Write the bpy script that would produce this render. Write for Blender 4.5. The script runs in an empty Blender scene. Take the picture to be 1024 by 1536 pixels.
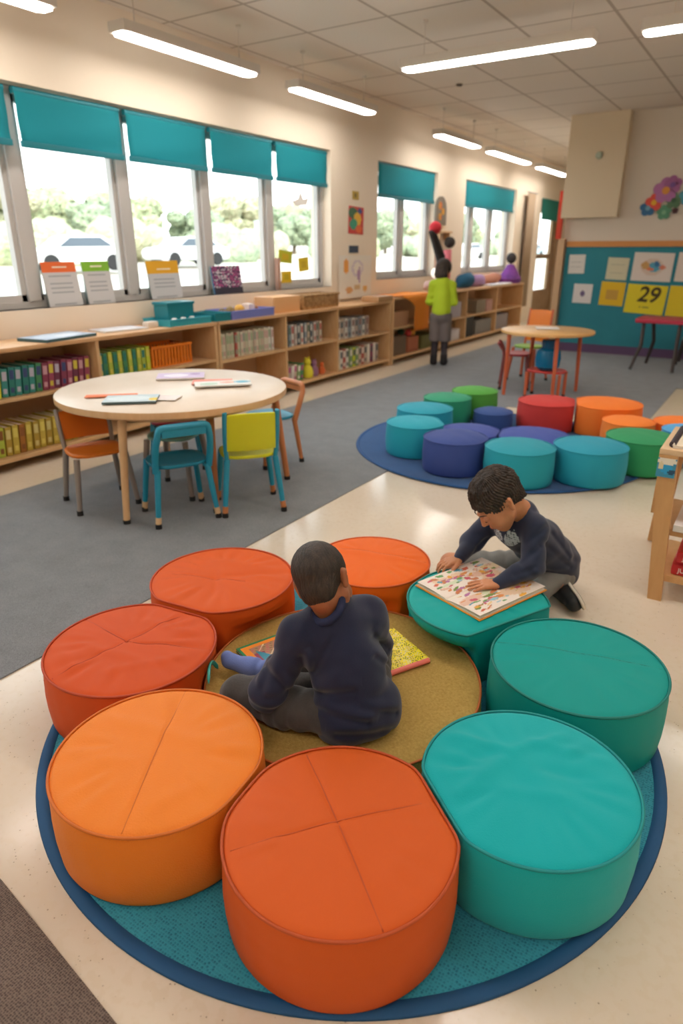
import bpy, bmesh, math, random
import numpy as np
from mathutils import Vector, Matrix
random.seed(7)
SC = bpy.context.scene
COL = SC.collection
R = math.radians
PI = math.pi

# ------------------------------------------------------------------ helpers
def lin(c):
    if isinstance(c, str):
        c = c.lstrip('#'); c = [int(c[i:i+2], 16)/255 for i in (0, 2, 4)]
    return tuple((x/12.92 if x <= .04045 else ((x+.055)/1.055)**2.4) for x in c)

class NT:
    def __init__(s, m):
        m.use_nodes = True; s.t = m.node_tree; s.n = s.t.nodes; s.l = s.t.links
    def add(s, typ, **kw):
        n = s.n.new(typ)
        for k, v in kw.items():
            if k.startswith('i_'): n.inputs[k[2:].replace('_', ' ')].default_value = v
            else: setattr(n, k, v)
        return n
    def link(s, a, b): s.l.new(a, b)

MATS = {}
def mat(name, col, rough=.6, metal=0, col2=None, nscale=8, namt=1.0, bump=None, bscale=200, bstr=.2, bdist=.002,
        attr=False, emit=None, estr=1, coat=0, trans=0, sheen=0, stretch=None, spec=.5, sss=0):
    if name in MATS: return MATS[name]
    m = bpy.data.materials.new(name); nt = NT(m)
    b = nt.n['Principled BSDF']
    c = lin(col)
    b.inputs['Base Color'].default_value = (*c, 1)
    b.inputs['Roughness'].default_value = rough
    b.inputs['Metallic'].default_value = metal
    b.inputs['Coat Weight'].default_value = coat
    b.inputs['Sheen Weight'].default_value = sheen
    b.inputs['Specular IOR Level'].default_value = spec
    if sss:
        b.inputs['Subsurface Weight'].default_value = sss
        b.inputs['Subsurface Radius'].default_value = (.01, .004, .002)
        b.inputs['Subsurface Scale'].default_value = 1
    if emit:
        b.inputs['Emission Color'].default_value = (*lin(emit), 1)
        b.inputs['Emission Strength'].default_value = estr
    tc = nt.add('ShaderNodeTexCoord')
    src = tc.outputs['Object']
    if stretch:
        mp = nt.add('ShaderNodeMapping'); mp.inputs['Scale'].default_value = stretch
        nt.link(src, mp.inputs['Vector']); src = mp.outputs['Vector']
    if col2:
        no = nt.add('ShaderNodeTexNoise', i_Scale=nscale, i_Detail=5.0, i_Roughness=.6)
        nt.link(src, no.inputs['Vector'])
        cr = nt.add('ShaderNodeValToRGB'); cr.color_ramp.elements[0].position = .5-.25/namt; cr.color_ramp.elements[1].position = .5+.25/namt
        cr.color_ramp.elements[0].color = (*c, 1); cr.color_ramp.elements[1].color = (*lin(col2), 1)
        nt.link(no.outputs['Fac'], cr.inputs['Fac']); nt.link(cr.outputs['Color'], b.inputs['Base Color'])
    if attr:
        a = nt.add('ShaderNodeAttribute', attribute_name='Col'); nt.link(a.outputs['Color'], b.inputs['Base Color'])
    if bump:
        if bump == 'noise': t = nt.add('ShaderNodeTexNoise', i_Scale=bscale, i_Detail=3.0); o = t.outputs['Fac']
        elif bump == 'voronoi': t = nt.add('ShaderNodeTexVoronoi', i_Scale=bscale); o = t.outputs['Distance']
        elif bump == 'weave':
            t = None
            w1 = nt.add('ShaderNodeTexWave', i_Scale=bscale, i_Distortion=.6); w1.bands_direction = 'X'
            w2 = nt.add('ShaderNodeTexWave', i_Scale=bscale, i_Distortion=.6); w2.bands_direction = 'Y'
            nt.link(src, w1.inputs['Vector']); nt.link(src, w2.inputs['Vector'])
            ad = nt.add('ShaderNodeMath', operation='MULTIPLY'); nt.link(w1.outputs['Fac'], ad.inputs[0]); nt.link(w2.outputs['Fac'], ad.inputs[1]); o = ad.outputs[0]
        if t: nt.link(src, t.inputs['Vector'])
        bp = nt.add('ShaderNodeBump', i_Strength=bstr, i_Distance=bdist)
        nt.link(o, bp.inputs['Height']); nt.link(bp.outputs['Normal'], b.inputs['Normal'])
    MATS[name] = m
    return m

def link_mesh(name, me, m=None, parent=None):
    o = bpy.data.objects.new(name, me); COL.objects.link(o)
    if m is not None:
        for x in (m if isinstance(m, (list, tuple)) else [m]): me.materials.append(x)
    if parent is not None: o.parent = parent
    return o

def obj(name, bm, m=None, parent=None, smooth=False, loc=None):
    me = bpy.data.meshes.new(name); bm.to_mesh(me); bm.free()
    if smooth:
        for p in me.polygons: p.use_smooth = True
        if smooth != 'all': me.set_sharp_from_angle(angle=R(40))
    o = link_mesh(name, me, m, parent)
    if loc: o.location = loc
    return o

def empty(name, loc=(0, 0, 0), rz=0):
    o = bpy.data.objects.new(name, None); COL.objects.link(o); o.empty_display_size = .1
    o.location = loc; o.rotation_euler = (0, 0, rz); return o

def tag(o, label=None, cat=None, group=None, kind=None):
    if label: o['label'] = label
    if cat: o['category'] = cat
    if group: o['group'] = group
    if kind: o['kind'] = kind
    return o

def thing(name, label, cat, loc=(0, 0, 0), rz=0, group=None):
    return tag(empty(name, loc, rz), label, cat, group)

def copy_tree(o, parent=None):
    c = o.copy(); COL.objects.link(c)
    if parent is not None: c.parent = parent
    for ch in list(o.children): copy_tree(ch, c)
    return c

def bx(bm, x0, x1, y0, y1, z0, z1, bev=0, mi=0):
    M = Matrix.Translation(((x0+x1)/2, (y0+y1)/2, (z0+z1)/2)) @ Matrix.Diagonal((abs(x1-x0), abs(y1-y0), abs(z1-z0), 1))
    r = bmesh.ops.create_cube(bm, size=1, matrix=M)
    fs = set(f for v in r['verts'] for f in v.link_faces)
    for f in fs: f.material_index = mi
    if bev:
        es = list(set(e for v in r['verts'] for e in v.link_edges))
        q = bmesh.ops.bevel(bm, geom=es, offset=bev, segments=2, affect='EDGES', profile=.7)
        for f in q['faces']: f.material_index = mi
    return r

def box(name, x0, x1, y0, y1, z0, z1, m, parent=None, bev=0):
    bm = bmesh.new(); bx(bm, x0, x1, y0, y1, z0, z1, bev)
    return obj(name, bm, m, parent, smooth=bool(bev))

def lathe(bm, prof, seg=48, c=(0, 0, 0), cap=True):
    rings = []
    for r, z in prof:
        if r < 1e-6: rings.append([bm.verts.new((c[0], c[1], c[2]+z))])
        else: rings.append([bm.verts.new((c[0]+r*math.cos(2*PI*i/seg), c[1]+r*math.sin(2*PI*i/seg), c[2]+z)) for i in range(seg)])
    for a, b in zip(rings, rings[1:]):
        for i in range(seg):
            j = (i+1) % seg
            if len(a) == 1 and len(b) == 1: continue
            if len(a) == 1: bm.faces.new((a[0], b[j], b[i]))
            elif len(b) == 1: bm.faces.new((a[i], a[j], b[0]))
            else: bm.faces.new((a[i], a[j], b[j], b[i]))
    bmesh.ops.recalc_face_normals(bm, faces=bm.faces[:])

def tube(bm, pts, r, seg=8, caps=True, closed=False, flat=1.0):
    pts = [Vector(p) for p in pts]; n = len(pts); rings = []
    rr = r if isinstance(r, (list, tuple)) else [r]*n
    up = Vector((0, 0, 1)); prev = None
    for i, p in enumerate(pts):
        if closed: t = pts[(i+1) % n]-pts[(i-1) % n]
        else: t = pts[min(i+1, n-1)]-pts[max(i-1, 0)]
        t.normalize()
        if prev is None:
            a = up if abs(t.z) < .9 else Vector((1, 0, 0))
            u = t.cross(a).normalized()
        else: u = (prev - t*prev.dot(t)).normalized()
        v = t.cross(u); prev = u
        rings.append([bm.verts.new(p+u*(rr[i]*math.cos(2*PI*k/seg))+v*(rr[i]*flat*math.sin(2*PI*k/seg))) for k in range(seg)])
    m = n if closed else n-1
    for i in range(m):
        a, b = rings[i], rings[(i+1) % n]
        for k in range(seg):
            bm.faces.new((a[k], a[(k+1) % seg], b[(k+1) % seg], b[k]))
    if caps and not closed:
        bm.faces.new(rings[0][::-1]); bm.faces.new(rings[-1])

def prism(bm, pts, z0, z1, M=None):
    a = [bm.verts.new((x, y, z0)) for x, y in pts]; b = [bm.verts.new((x, y, z1)) for x, y in pts]
    n = len(pts)
    bm.faces.new(a[::-1]); bm.faces.new(b)
    for i in range(n): bm.faces.new((a[i], a[(i+1) % n], b[(i+1) % n], b[i]))
    if M is not None: bmesh.ops.transform(bm, matrix=M, verts=a+b)
    bmesh.ops.recalc_face_normals(bm, faces=bm.faces[:])

def bez(p0, p1, p2, n=8):
    p0, p1, p2 = Vector(p0), Vector(p1), Vector(p2)
    return [p0*(1-t)**2+p1*2*t*(1-t)+p2*t*t for t in [i/n for i in range(n+1)]]

# picture on a surface: coloured print as a fine grid, thin slab with real thickness
def pic(name, W, H, nx, ny, fn, parent=None, th=.004, edge='#e8e4dc', rough=.6, M=None, warp=None, mname='printed_paper'):
    """lies in local XY plane, z up, centre origin; fn(u,v)->hex or rgb (srgb)"""
    bm = bmesh.new(); lay = bm.loops.layers.float_color.new('Col')
    w = warp or (lambda u, v: 0)
    g = [[bm.verts.new(((i/nx-.5)*W, (j/ny-.5)*H, th+w(i/nx, j/ny))) for i in range(nx+1)] for j in range(ny+1)]
    for j in range(ny):
        for i in range(nx):
            f = bm.faces.new((g[j][i], g[j][i+1], g[j+1][i+1], g[j+1][i]))
            c = (*lin(fn((i+.5)/nx, (j+.5)/ny)), 1)
            for l in f.loops: l[lay] = c
    per = [(i, 0) for i in range(nx)]+[(nx, j) for j in range(ny)]+[(i, ny) for i in range(nx, 0, -1)]+[(0, j) for j in range(ny, 0, -1)]
    bot = [bm.verts.new(((i/nx-.5)*W, (j/ny-.5)*H, w(i/nx, j/ny))) for i, j in per]
    ec = (*lin(edge), 1)
    for k in range(len(per)):
        i, j = per[k]; i2, j2 = per[(k+1) % len(per)]
        f = bm.faces.new((bot[k], bot[(k+1) % len(per)], g[j2][i2], g[j][i]))
        for l in f.loops: l[lay] = ec
    f = bm.faces.new(bot[::-1])
    for l in f.loops: l[lay] = ec
    if M is not None: bmesh.ops.transform(bm, matrix=M, verts=bm.verts[:])
    return obj(name, bm, mat(mname, '#ffffff', rough, attr=True), parent, smooth=bool(warp))

WALLX = Matrix(((0, 0, 1, 0), (1, 0, 0, 0), (0, 1, 0, 0), (0, 0, 0, 1)))    # pic plane -> wall facing +X (u along +Y)
WALLY = Matrix(((1, 0, 0, 0), (0, 0, -1, 0), (0, 1, 0, 0), (0, 0, 0, 1)))   # pic plane -> wall facing -Y (u along +X)

# ------------------------------------------------------------------ implicit bodies
class Sdf:
    def __init__(s, lo, hi, vox):
        s.lo = np.array(lo, np.float32); s.v = vox
        s.n = np.ceil((np.array(hi)-np.array(lo))/vox).astype(int)+1
        s.B = .05
        s.f = np.full(s.n, s.B, np.float32)
    def sl(s, a, b, pad):
        i0 = np.clip(np.floor((np.array(a)-pad-s.lo)/s.v).astype(int), 0, s.n)
        i1 = np.clip(np.ceil((np.array(b)+pad-s.lo)/s.v).astype(int)+1, 0, s.n)
        if (i1 <= i0).any(): return None, None
        ax = [s.lo[k]+s.v*np.arange(i0[k], i1[k], dtype=np.float32) for k in range(3)]
        return tuple(slice(i0[k], i1[k]) for k in range(3)), np.stack(np.meshgrid(*ax, indexing='ij'), -1)
    def comb(s, sl, d, k, sub):
        a = s.f[sl]
        if sub: d = -d; h = np.clip(k-np.abs(a-d), 0, None)/k; s.f[sl] = np.maximum(a, d)+h*h*k*.25
        else: h = np.clip(k-np.abs(a-d), 0, None)/k; s.f[sl] = np.minimum(a, d)-h*h*k*.25
    def cap(s, a, b, r1, r2=None, k=.015, sub=False, sq=None):
        r2 = r1 if r2 is None else r2
        a = np.array(a, np.float32); b = np.array(b, np.float32)
        sl, P = s.sl(np.minimum(a, b), np.maximum(a, b), max(r1, r2)+s.B+k)
        if sl is None: return
        ba = b-a; t = np.clip(((P-a)@ba)/max(float(ba@ba), 1e-9), 0, 1)
        s.comb(sl, np.linalg.norm(P-a-t[..., None]*ba, axis=-1)-(r1+(r2-r1)*t), k, sub)
    def ell(s, c, r, rot=None, k=.015, sub=False):
        c = np.array(c, np.float32); r = np.array(r, np.float32)
        m = float(r.max())
        sl, P = s.sl(c, c, m+s.B+k)
        if sl is None: return
        P = P-c
        if rot is not None: P = P@np.array(rot, np.float32)      # to local
        k0 = np.linalg.norm(P/r, axis=-1); k1 = np.linalg.norm(P/(r*r), axis=-1)+1e-6
        s.comb(sl, k0*(k0-1)/k1, k, sub)
    def plane(s, p, n, k=.004):      # remove the side n points to
        n = np.array(n, np.float32); n /= np.linalg.norm(n)
        sl, P = s.sl(s.lo, s.lo+s.v*(s.n-1), 0)
        d = (P-np.array(p, np.float32))@n
        a = s.f; h = np.clip(k-np.abs(a-d), 0, None)/k; s.f = np.maximum(a, d)+h*h*k*.25
    def disp(s, fn):
        sl, P = s.sl(s.lo, s.lo+s.v*(s.n-1), 0)
        m = np.abs(s.f) < .03
        s.f[m] += fn(P[m]).astype(np.float32)
    def mesh(s, name):
        f = s.f; ins = f < 0; n = s.n
        c = np.zeros(n-1, np.int8)
        for dx in (0, 1):
            for dy in (0, 1):
                for dz in (0, 1): c += ins[dx:n[0]-1+dx, dy:n[1]-1+dy, dz:n[2]-1+dz]
        act = (c > 0) & (c < 8); I = np.argwhere(act)
        idx = np.full(n-1, -1, np.int32); idx[act] = np.arange(len(I))
        acc = np.zeros((len(I), 3)); cnt = np.zeros(len(I))
        cor = [(0, 0, 0), (1, 0, 0), (0, 1, 0), (1, 1, 0), (0, 0, 1), (1, 0, 1), (0, 1, 1), (1, 1, 1)]
        for i in range(8):
            for j in range(i+1, 8):
                if sum(abs(cor[i][q]-cor[j][q]) for q in range(3)) != 1: continue
                a = f[I[:, 0]+cor[i][0], I[:, 1]+cor[i][1], I[:, 2]+cor[i][2]]; b = f[I[:, 0]+cor[j][0], I[:, 1]+cor[j][1], I[:, 2]+cor[j][2]]
                m = (a < 0) != (b < 0); t = np.where(m, a/np.where(m, a-b, 1), 0)
                p = np.array(cor[i])+t[:, None]*(np.array(cor[j])-np.array(cor[i]))
                acc[m] += p[m]; cnt[m] += 1
        V = s.lo+s.v*(I+acc/np.maximum(cnt, 1)[:, None])
        Q = []
        for ax in range(3):
            u, w = [(1, 2), (2, 0), (0, 1)][ax]
            sa = [slice(0, n[k]) for k in range(3)]; sb = list(sa)
            sa[ax] = slice(0, n[ax]-1); sb[ax] = slice(1, n[ax])
            A = ins[tuple(sa)]; B = ins[tuple(sb)]
            E = np.argwhere(A != B)
            ok = (E[:, u] > 0) & (E[:, w] > 0) & (E[:, u] < n[u]-1) & (E[:, w] < n[w]-1); E = E[ok]
            fl = A[E[:, 0], E[:, 1], E[:, 2]]
            def g(du, dw):
                X = E.copy(); X[:, u] -= du; X[:, w] -= dw; return idx[X[:, 0], X[:, 1], X[:, 2]]
            q = np.stack([g(1, 1), g(0, 1), g(0, 0), g(1, 0)], 1)
            q[~fl] = q[~fl][:, ::-1]; Q.append(q)
        Q = np.concatenate(Q)
        me = bpy.data.meshes.new(name)
        me.vertices.add(len(V)); me.vertices.foreach_set('co', V.astype(np.float32).ravel())
        me.loops.add(len(Q)*4); me.loops.foreach_set('vertex_index', Q.ravel().astype(np.int32))
        me.polygons.add(len(Q)); me.polygons.foreach_set('loop_start', np.arange(0, len(Q)*4, 4, dtype=np.int32))
        me.update(calc_edges=True); me.validate()
        me.polygons.foreach_set('use_smooth', np.ones(len(me.polygons), bool))
        return me

def wob(P, sc, seed=0, n=5):
    r = np.random.RandomState(seed); o = 0
    for i in range(n):
        d = r.normal(size=3); d /= np.linalg.norm(d); s_ = sc*(.6+.9*r.rand())
        o = o+np.sin(P@d*s_+r.rand()*6+.8*np.sin(P@r.normal(size=3)*sc*.5+r.rand()*6))
    return o/n

# ------------------------------------------------------------------ materials
WOOD = mat('birch_wood', '#dcb184', .45, col2='#c99a69', nscale=3.0, namt=.8, stretch=(2, .6, 9))
WOODE = mat('light_maple', '#dfbb8d', .4, col2='#d0a473', nscale=4.0, namt=.8, stretch=(9, 2, 2))
LAM = mat('pale_laminate', '#e2d2bf', .35, col2='#d9c7b1', nscale=6)
WHITE = mat('white_enamel', '#ece8e2', .4)
GREYM = mat('grey_metal', '#9b938c', .35, metal=.4)
ALU = mat('grey_window_frame', '#c2beba', .45)
BLACK = mat('black_rubber', '#1d1c1c', .7)
PAPER = mat('paper_white', '#eeeae2', .7)

def checker_floor():
    m = bpy.data.materials.new('terrazzo_floor'); nt = NT(m); b = nt.n['Principled BSDF']
    tc = nt.add('ShaderNodeTexCoord')
    v = nt.add('ShaderNodeTexVoronoi', i_Scale=70.0, i_Randomness=1.0); nt.link(tc.outputs['Object'], v.inputs['Vector'])
    cr = nt.add('ShaderNodeValToRGB'); e = cr.color_ramp.elements
    e[0].position = .10; e[0].color = (*lin('#a3937f'), 1); e[1].position = .17; e[1].color = (*lin('#d9cbb6'), 1)
    nt.link(v.outputs['Distance'], cr.inputs['Fac'])
    # only some of the chips are dark
    n2 = nt.add('ShaderNodeTexNoise', i_Scale=35.0, i_Detail=2.0); nt.link(tc.outputs['Object'], n2.inputs['Vector'])
    c2 = nt.add('ShaderNodeValToRGB'); c2.color_ramp.elements[0].position = .5; c2.color_ramp.elements[1].position = .6
    nt.link(n2.outputs['Fac'], c2.inputs['Fac'])
    n3 = nt.add('ShaderNodeTexNoise', i_Scale=3.0, i_Detail=4.0); nt.link(tc.outputs['Object'], n3.inputs['Vector'])
    c3 = nt.add('ShaderNodeValToRGB'); c3.color_ramp.elements[0].color = (*lin('#d6c8b4'), 1); c3.color_ramp.elements[1].color = (*lin('#dfd3c1'), 1)
    nt.link(n3.outputs['Fac'], c3.inputs['Fac'])
    mx = nt.add('ShaderNodeMix', data_type='RGBA'); nt.link(c2.outputs['Color'], mx.inputs[0]); nt.link(c3.outputs['Color'], mx.inputs[6]); nt.link(cr.outputs['Color'], mx.inputs[7])
    nt.link(mx.outputs[2], b.inputs['Base Color'])
    b.inputs['Roughness'].default_value = .16
    b.inputs['Specular IOR Level'].default_value = .45
    return m

def carpet(name, c1, c2, c3=None, sc=220, weave=False, bstr=.5):
    m = bpy.data.materials.new(name); nt = NT(m); b = nt.n['Principled BSDF']
    tc = nt.add('ShaderNodeTexCoord')
    if weave:
        w = nt.add('ShaderNodeTexVoronoi', i_Scale=sc, i_Randomness=.35); nt.link(tc.outputs['Object'], w.inputs['Vector']); o = w.outputs['Distance']
    else:
        w = nt.add('ShaderNodeTexNoise', i_Scale=sc, i_Detail=2.0); nt.link(tc.outputs['Object'], w.inputs['Vector']); o = w.outputs['Fac']
    cr = nt.add('ShaderNodeValToRGB'); e = cr.color_ramp.elements
    e[0].position = .3 if not weave else .15; e[0].color = (*lin(c1), 1); e[1].position = .7 if not weave else .6; e[1].color = (*lin(c2), 1)
    nt.link(o, cr.inputs['Fac'])
    n2 = nt.add('ShaderNodeTexNoise', i_Scale=7.0, i_Detail=4.0); nt.link(tc.outputs['Object'], n2.inputs['Vector'])
    mx = nt.add('ShaderNodeMix', data_type='RGBA', blend_type='MULTIPLY'); mx.inputs[0].default_value = .35
    nt.link(cr.outputs['Color'], mx.inputs[6]); nt.link(n2.outputs['Fac'], mx.inputs[7]); nt.link(mx.outputs[2], b.inputs['Base Color'])
    b.inputs['Roughness'].default_value = .95; b.inputs['Sheen Weight'].default_value = .2; b.inputs['Specular IOR Level'].default_value = .15
    bp = nt.add('ShaderNodeBump', i_Strength=bstr, i_Distance=.003); nt.link(o, bp.inputs['Height']); nt.link(bp.outputs['Normal'], b.inputs['Normal'])
    return m

def ceiling_mat():
    m = bpy.data.materials.new('acoustic_tiles'); nt = NT(m); b = nt.n['Principled BSDF']
    ge = nt.add('ShaderNodeNewGeometry'); sx = nt.add('ShaderNodeSeparateXYZ'); nt.link(ge.outputs['Position'], sx.inputs[0])
    outs = []
    for ax, off, sp in (('X', -4.86, .81), ('Y', 5.75, .87)):
        a = nt.add('ShaderNodeMath', operation='SUBTRACT'); nt.link(sx.outputs[ax], a.inputs[0]); a.inputs[1].default_value = off-sp*40
        w = nt.add('ShaderNodeMath', operation='MODULO'); nt.link(a.outputs[0], w.inputs[0]); w.inputs[1].default_value = sp
        s1 = nt.add('ShaderNodeMath', operation='SUBTRACT'); nt.link(w.outputs[0], s1.inputs[0]); s1.inputs[1].default_value = sp/2
        s2 = nt.add('ShaderNodeMath', operation='ABSOLUTE'); nt.link(s1.outputs[0], s2.inputs[0])
        s3 = nt.add('ShaderNodeMath', operation='GREATER_THAN'); nt.link(s2.outputs[0], s3.inputs[0]); s3.inputs[1].default_value = sp/2-.014
        outs.append(s3)
    mxx = nt.add('ShaderNodeMath', operation='MAXIMUM'); nt.link(outs[0].outputs[0], mxx.inputs[0]); nt.link(outs[1].outputs[0], mxx.inputs[1])
    mx = nt.add('ShaderNodeMix', data_type='RGBA'); mx.inputs[6].default_value = (*lin('#e4dace'), 1); mx.inputs[7].default_value = (*lin('#b9ab9c'), 1)
    nt.link(mxx.outputs[0], mx.inputs[0]); nt.link(mx.outputs[2], b.inputs['Base Color']); b.inputs['Roughness'].default_value = .9
    bp = nt.add('ShaderNodeBump', i_Strength=.5, i_Distance=.01); bp.invert = True; nt.link(mxx.outputs[0], bp.inputs['Height']); nt.link(bp.outputs['Normal'], b.inputs['Normal'])
    return m

FLOOR = checker_floor()
CARP = carpet('grey_carpet', '#75797e', '#92969a', sc=260)
WALL = mat('warm_plaster_wall', '#ebdcc8', .85, bump='noise', bscale=60, bstr=.05)
WALL2 = mat('grey_plaster_wall', '#dcd2c4', .85, bump='noise', bscale=60, bstr=.05)
def glass_mat():
    m = bpy.data.materials.new('window_glass'); nt = NT(m)
    for n in list(nt.n): nt.n.remove(n)
    o = nt.add('ShaderNodeOutputMaterial'); t = nt.add('ShaderNodeBsdfTransparent'); g = nt.add('ShaderNodeBsdfGlossy', i_Roughness=.02)
    t.inputs['Color'].default_value = (.96, .98, .97, 1)
    f = nt.add('ShaderNodeLayerWeight', i_Blend=.5); pw = nt.add('ShaderNodeMath', operation='POWER'); nt.link(f.outputs['Facing'], pw.inputs[0]); pw.inputs[1].default_value = 6; mx = nt.add('ShaderNodeMixShader')
    ml = nt.add('ShaderNodeMath', operation='MULTIPLY'); nt.link(pw.outputs[0], ml.inputs[0]); ml.inputs[1].default_value = .5; nt.link(ml.outputs[0], mx.inputs[0]); nt.link(t.outputs[0], mx.inputs[1]); nt.link(g.outputs[0], mx.inputs[2]); nt.link(mx.outputs[0], o.inputs[0])
    return m
GLASS = glass_mat()
def blind_mat():
    m = bpy.data.materials.new('teal_blind_fabric'); nt = NT(m)
    b = nt.n['Principled BSDF']; b.inputs['Base Color'].default_value = (*lin('#1499a6'), 1); b.inputs['Roughness'].default_value = .8
    o = nt.n['Material Output']; t = nt.add('ShaderNodeBsdfTranslucent'); t.inputs['Color'].default_value = (*lin('#1396a4'), 1)
    mx = nt.add('ShaderNodeMixShader'); mx.inputs[0].default_value = .3
    nt.link(b.outputs[0], mx.inputs[1]); nt.link(t.outputs[0], mx.inputs[2]); nt.link(mx.outputs[0], o.inputs[0])
    return m
BLIND = blind_mat()
BLINDBAR = mat('teal_blind_bar', '#0d7784', .5)

# ------------------------------------------------------------------ room shell
def struct(o): o['kind'] = 'structure'; return o
ZC = 3.3; WX = -4.95
struct(box('floor', -5.25, 3.5, -3, 20, -.1, 0, FLOOR))
struct(box('ceiling', -5.25, 3.5, -3, 20, ZC, ZC+.1, ceiling_mat()))
struct(box('wall_back', -5.25, 3.5, -3.15, -3, 0, ZC, WALL))
struct(box('wall_right', 3.5, 3.65, -3.15, 11.25, 0, ZC, WALL))
struct(box('wall_front', -3.07, 3.5, 11.1, 11.25, 0, ZC, WALL2))
struct(box('wall_end', -5.25, -2.9, 20, 20.15, 0, ZC, WALL))
struct(box('wall_passage', -3.05, -2.9, 11.25, 20, 0, ZC, WALL))
# window wall with real openings
OP = [(-2.0, 1.6, 1.07, 2.62), (2.25, 7.47, 1.07, 2.62), (8.62, 10.50, 1.11, 2.62), (11.62, 14.2, 1.11, 2.62), (15.85, 17.7, 0, 2.55)]
bm = bmesh.new(); y = -3.15
for a, b, z0, z1 in OP:
    bx(bm, WX-.3, WX, y, a, 0, ZC)
    if z0 > 0: bx(bm, WX-.3, WX, a, b, 0, z0)
    bx(bm, WX-.3, WX, a, b, z1, ZC); y = b
bx(bm, WX-.3, WX, y, 20.15, 0, ZC)
struct(obj('wall_left', bm, WALL))
# grey carpet area (inlaid floor finish)
bm = bmesh.new(); prism(bm, [(-4.07, -1.5), (-2.2, -1.5), (-2.2, 6.6), (-.87, 6.6), (-.87, 8.6), (2.2, 8.6), (2.2, 11.0), (-3.2, 11.0), (-3.06, 13.6), (-4.07, 13.6)], 0.0, .006)
tag(obj('carpet', bm, CARP), 'large grey carpet area between the long shelves and the pale polished floor', 'carpet')

def window(n, mull, y0, y1, z0, z1, fx=-5.12):
    w = struct(empty('window_%d' % n, (fx, y0, z0)))
    t = .05; L = y1-y0; H = z1-z0
    fr = bmesh.new()
    bx(fr, -.05, .05, 0, L, 0, t); bx(fr, -.05, .05, 0, L, H-t, H); bx(fr, -.05, .05, 0, t, t, H-t); bx(fr, -.05, .05, L-t, L, t, H-t)
    bx(fr, -.13, .16, -.0, L, -.03, .0)
    obj('window_frame', fr, ALU, w)
    ys = [0]+[m-y0 for m in mull]+[L]
    for m in mull:
        bmm = bmesh.new(); bx(bmm, -.055, .06, m-y0-.055, m-y0+.055, t, H-t, .006); obj('mullion', bmm, ALU, w)
    for a, b in zip(ys, ys[1:]):
        s = bmesh.new(); a2, b2 = a+.055, b-.055
        bx(s, -.03, .03, a2, b2, t, t+.05); bx(s, -.03, .03, a2, b2, H-t-.05, H-t); bx(s, -.03, .03, a2, a2+.04, t, H-t); bx(s, -.03, .03, b2-.04, b2, t, H-t)
        sash = obj('sash', s, ALU, w)
        g = bmesh.new(); bx(g, -.004, .004, a2+.04, b2-.04, t+.05, H-t-.05); obj('window_pane', g, GLASS, sash)
    return w
window(1, [3.35, 4.36, 5.38, 6.40], *OP[1])
window(2, [9.55], *OP[2])
window(3, [12.25, 13.2], *OP[3])
window(4, [-1.1, -.2, .7], *OP[0])  # unseen window, added for cool daylight on the left floor

def blind(y0, y1, zt, zb, label, x=-5.0, cord=True):
    t = thing('roller_blind', label, 'blind', (x, y0, zb), 0, 'teal roller blinds over the windows'); L = y1-y0; H = zt-zb
    b = bmesh.new(); tube(b, [(0, .01, H-.03), (0, L-.01, H-.03)], .025, 12); obj('roller', b, BLINDBAR, t, smooth=True)
    b = bmesh.new(); n = 14; m = 10
    g = [[b.verts.new((.022+.006*math.sin(j*.9+i*.3)*(j/m), .015+(L-.03)*i/n, H-.02-(H-.04)*j/m)) for i in range(n+1)] for j in range(m+1)]
    for j in range(m):
        for i in range(n): b.faces.new((g[j][i], g[j+1][i], g[j+1][i+1], g[j][i+1]))
    f = obj('blind_fabric', b, BLIND, t, smooth='all')
    sm = f.modifiers.new('s', 'SOLIDIFY'); sm.thickness = .002
    b = bmesh.new(); bx(b, .008, .036, .012, L-.012, 0, .045, .008); obj('bottom_bar', b, BLINDBAR, t, smooth=True)
blind(2.27, 3.32, 2.61, 2.21, 'teal roller blind at the left edge of the long window')
blind(3.37, 4.34, 2.61, 2.21, 'first full teal roller blind of the long window, over the orange and green topped papers')
blind(4.38, 5.36, 2.61, 2.21, 'teal roller blind over the pane with the yellow topped paper')
blind(5.40, 6.38, 2.61, 2.21, 'teal roller blind over the pane with the dark picture box')
blind(6.42, 7.44, 2.61, 2.21, 'teal roller blind over the last pane of the long window, with sticky notes')
blind(8.66, 10.46, 2.63, 2.18, 'wide teal roller blind over the two-pane middle window')
blind(11.64, 14.15, 2.62, 2.2, 'wide teal roller blind over the far window')

# glazed door at the far end of the window wall
d = struct(empty('door_1', (-5.1, 15.85, 0))); L = 1.85
DW = mat('brown_door_wood', '#a98b6a', .5, col2='#957655', nscale=4)
b = bmesh.new(); bx(b, -.05, .08, 0, .12, 0, 2.55); bx(b, -.05, .08, L-.12, L, 0, 2.55); bx(b, -.05, .08, .12, L-.12, 2.45, 2.55); obj('door_frame', b, DW, d)
b = bmesh.new(); bx(b, -.03, .03, .12, .4, 0, 2.45); bx(b, -.03, .03, L-.45, L-.12, 0, 2.45); bx(b, -.03, .03, .4, L-.45, 0, .62); bx(b, -.03, .03, .4, L-.45, 1.32, 1.42); bx(b, -.03, .03, .4, L-.45, 2.3, 2.45); obj('door_leaf', b, DW, d)
b = bmesh.new(); bx(b, -.005, .005, .4, L-.45, .62, 1.32); obj('lower_pane', b, GLASS, d)
b = bmesh.new(); bx(b, -.005, .005, .4, L-.45, 1.42, 2.3); obj('upper_pane', b, GLASS, d)
b = bmesh.new(); tube(b, [(.03, L-.3, 1.0), (.08, L-.3, 1.0), (.08, L-.42, 1.0)], .012); obj('door_handle', b, GREYM, d, smooth=True)
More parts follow.
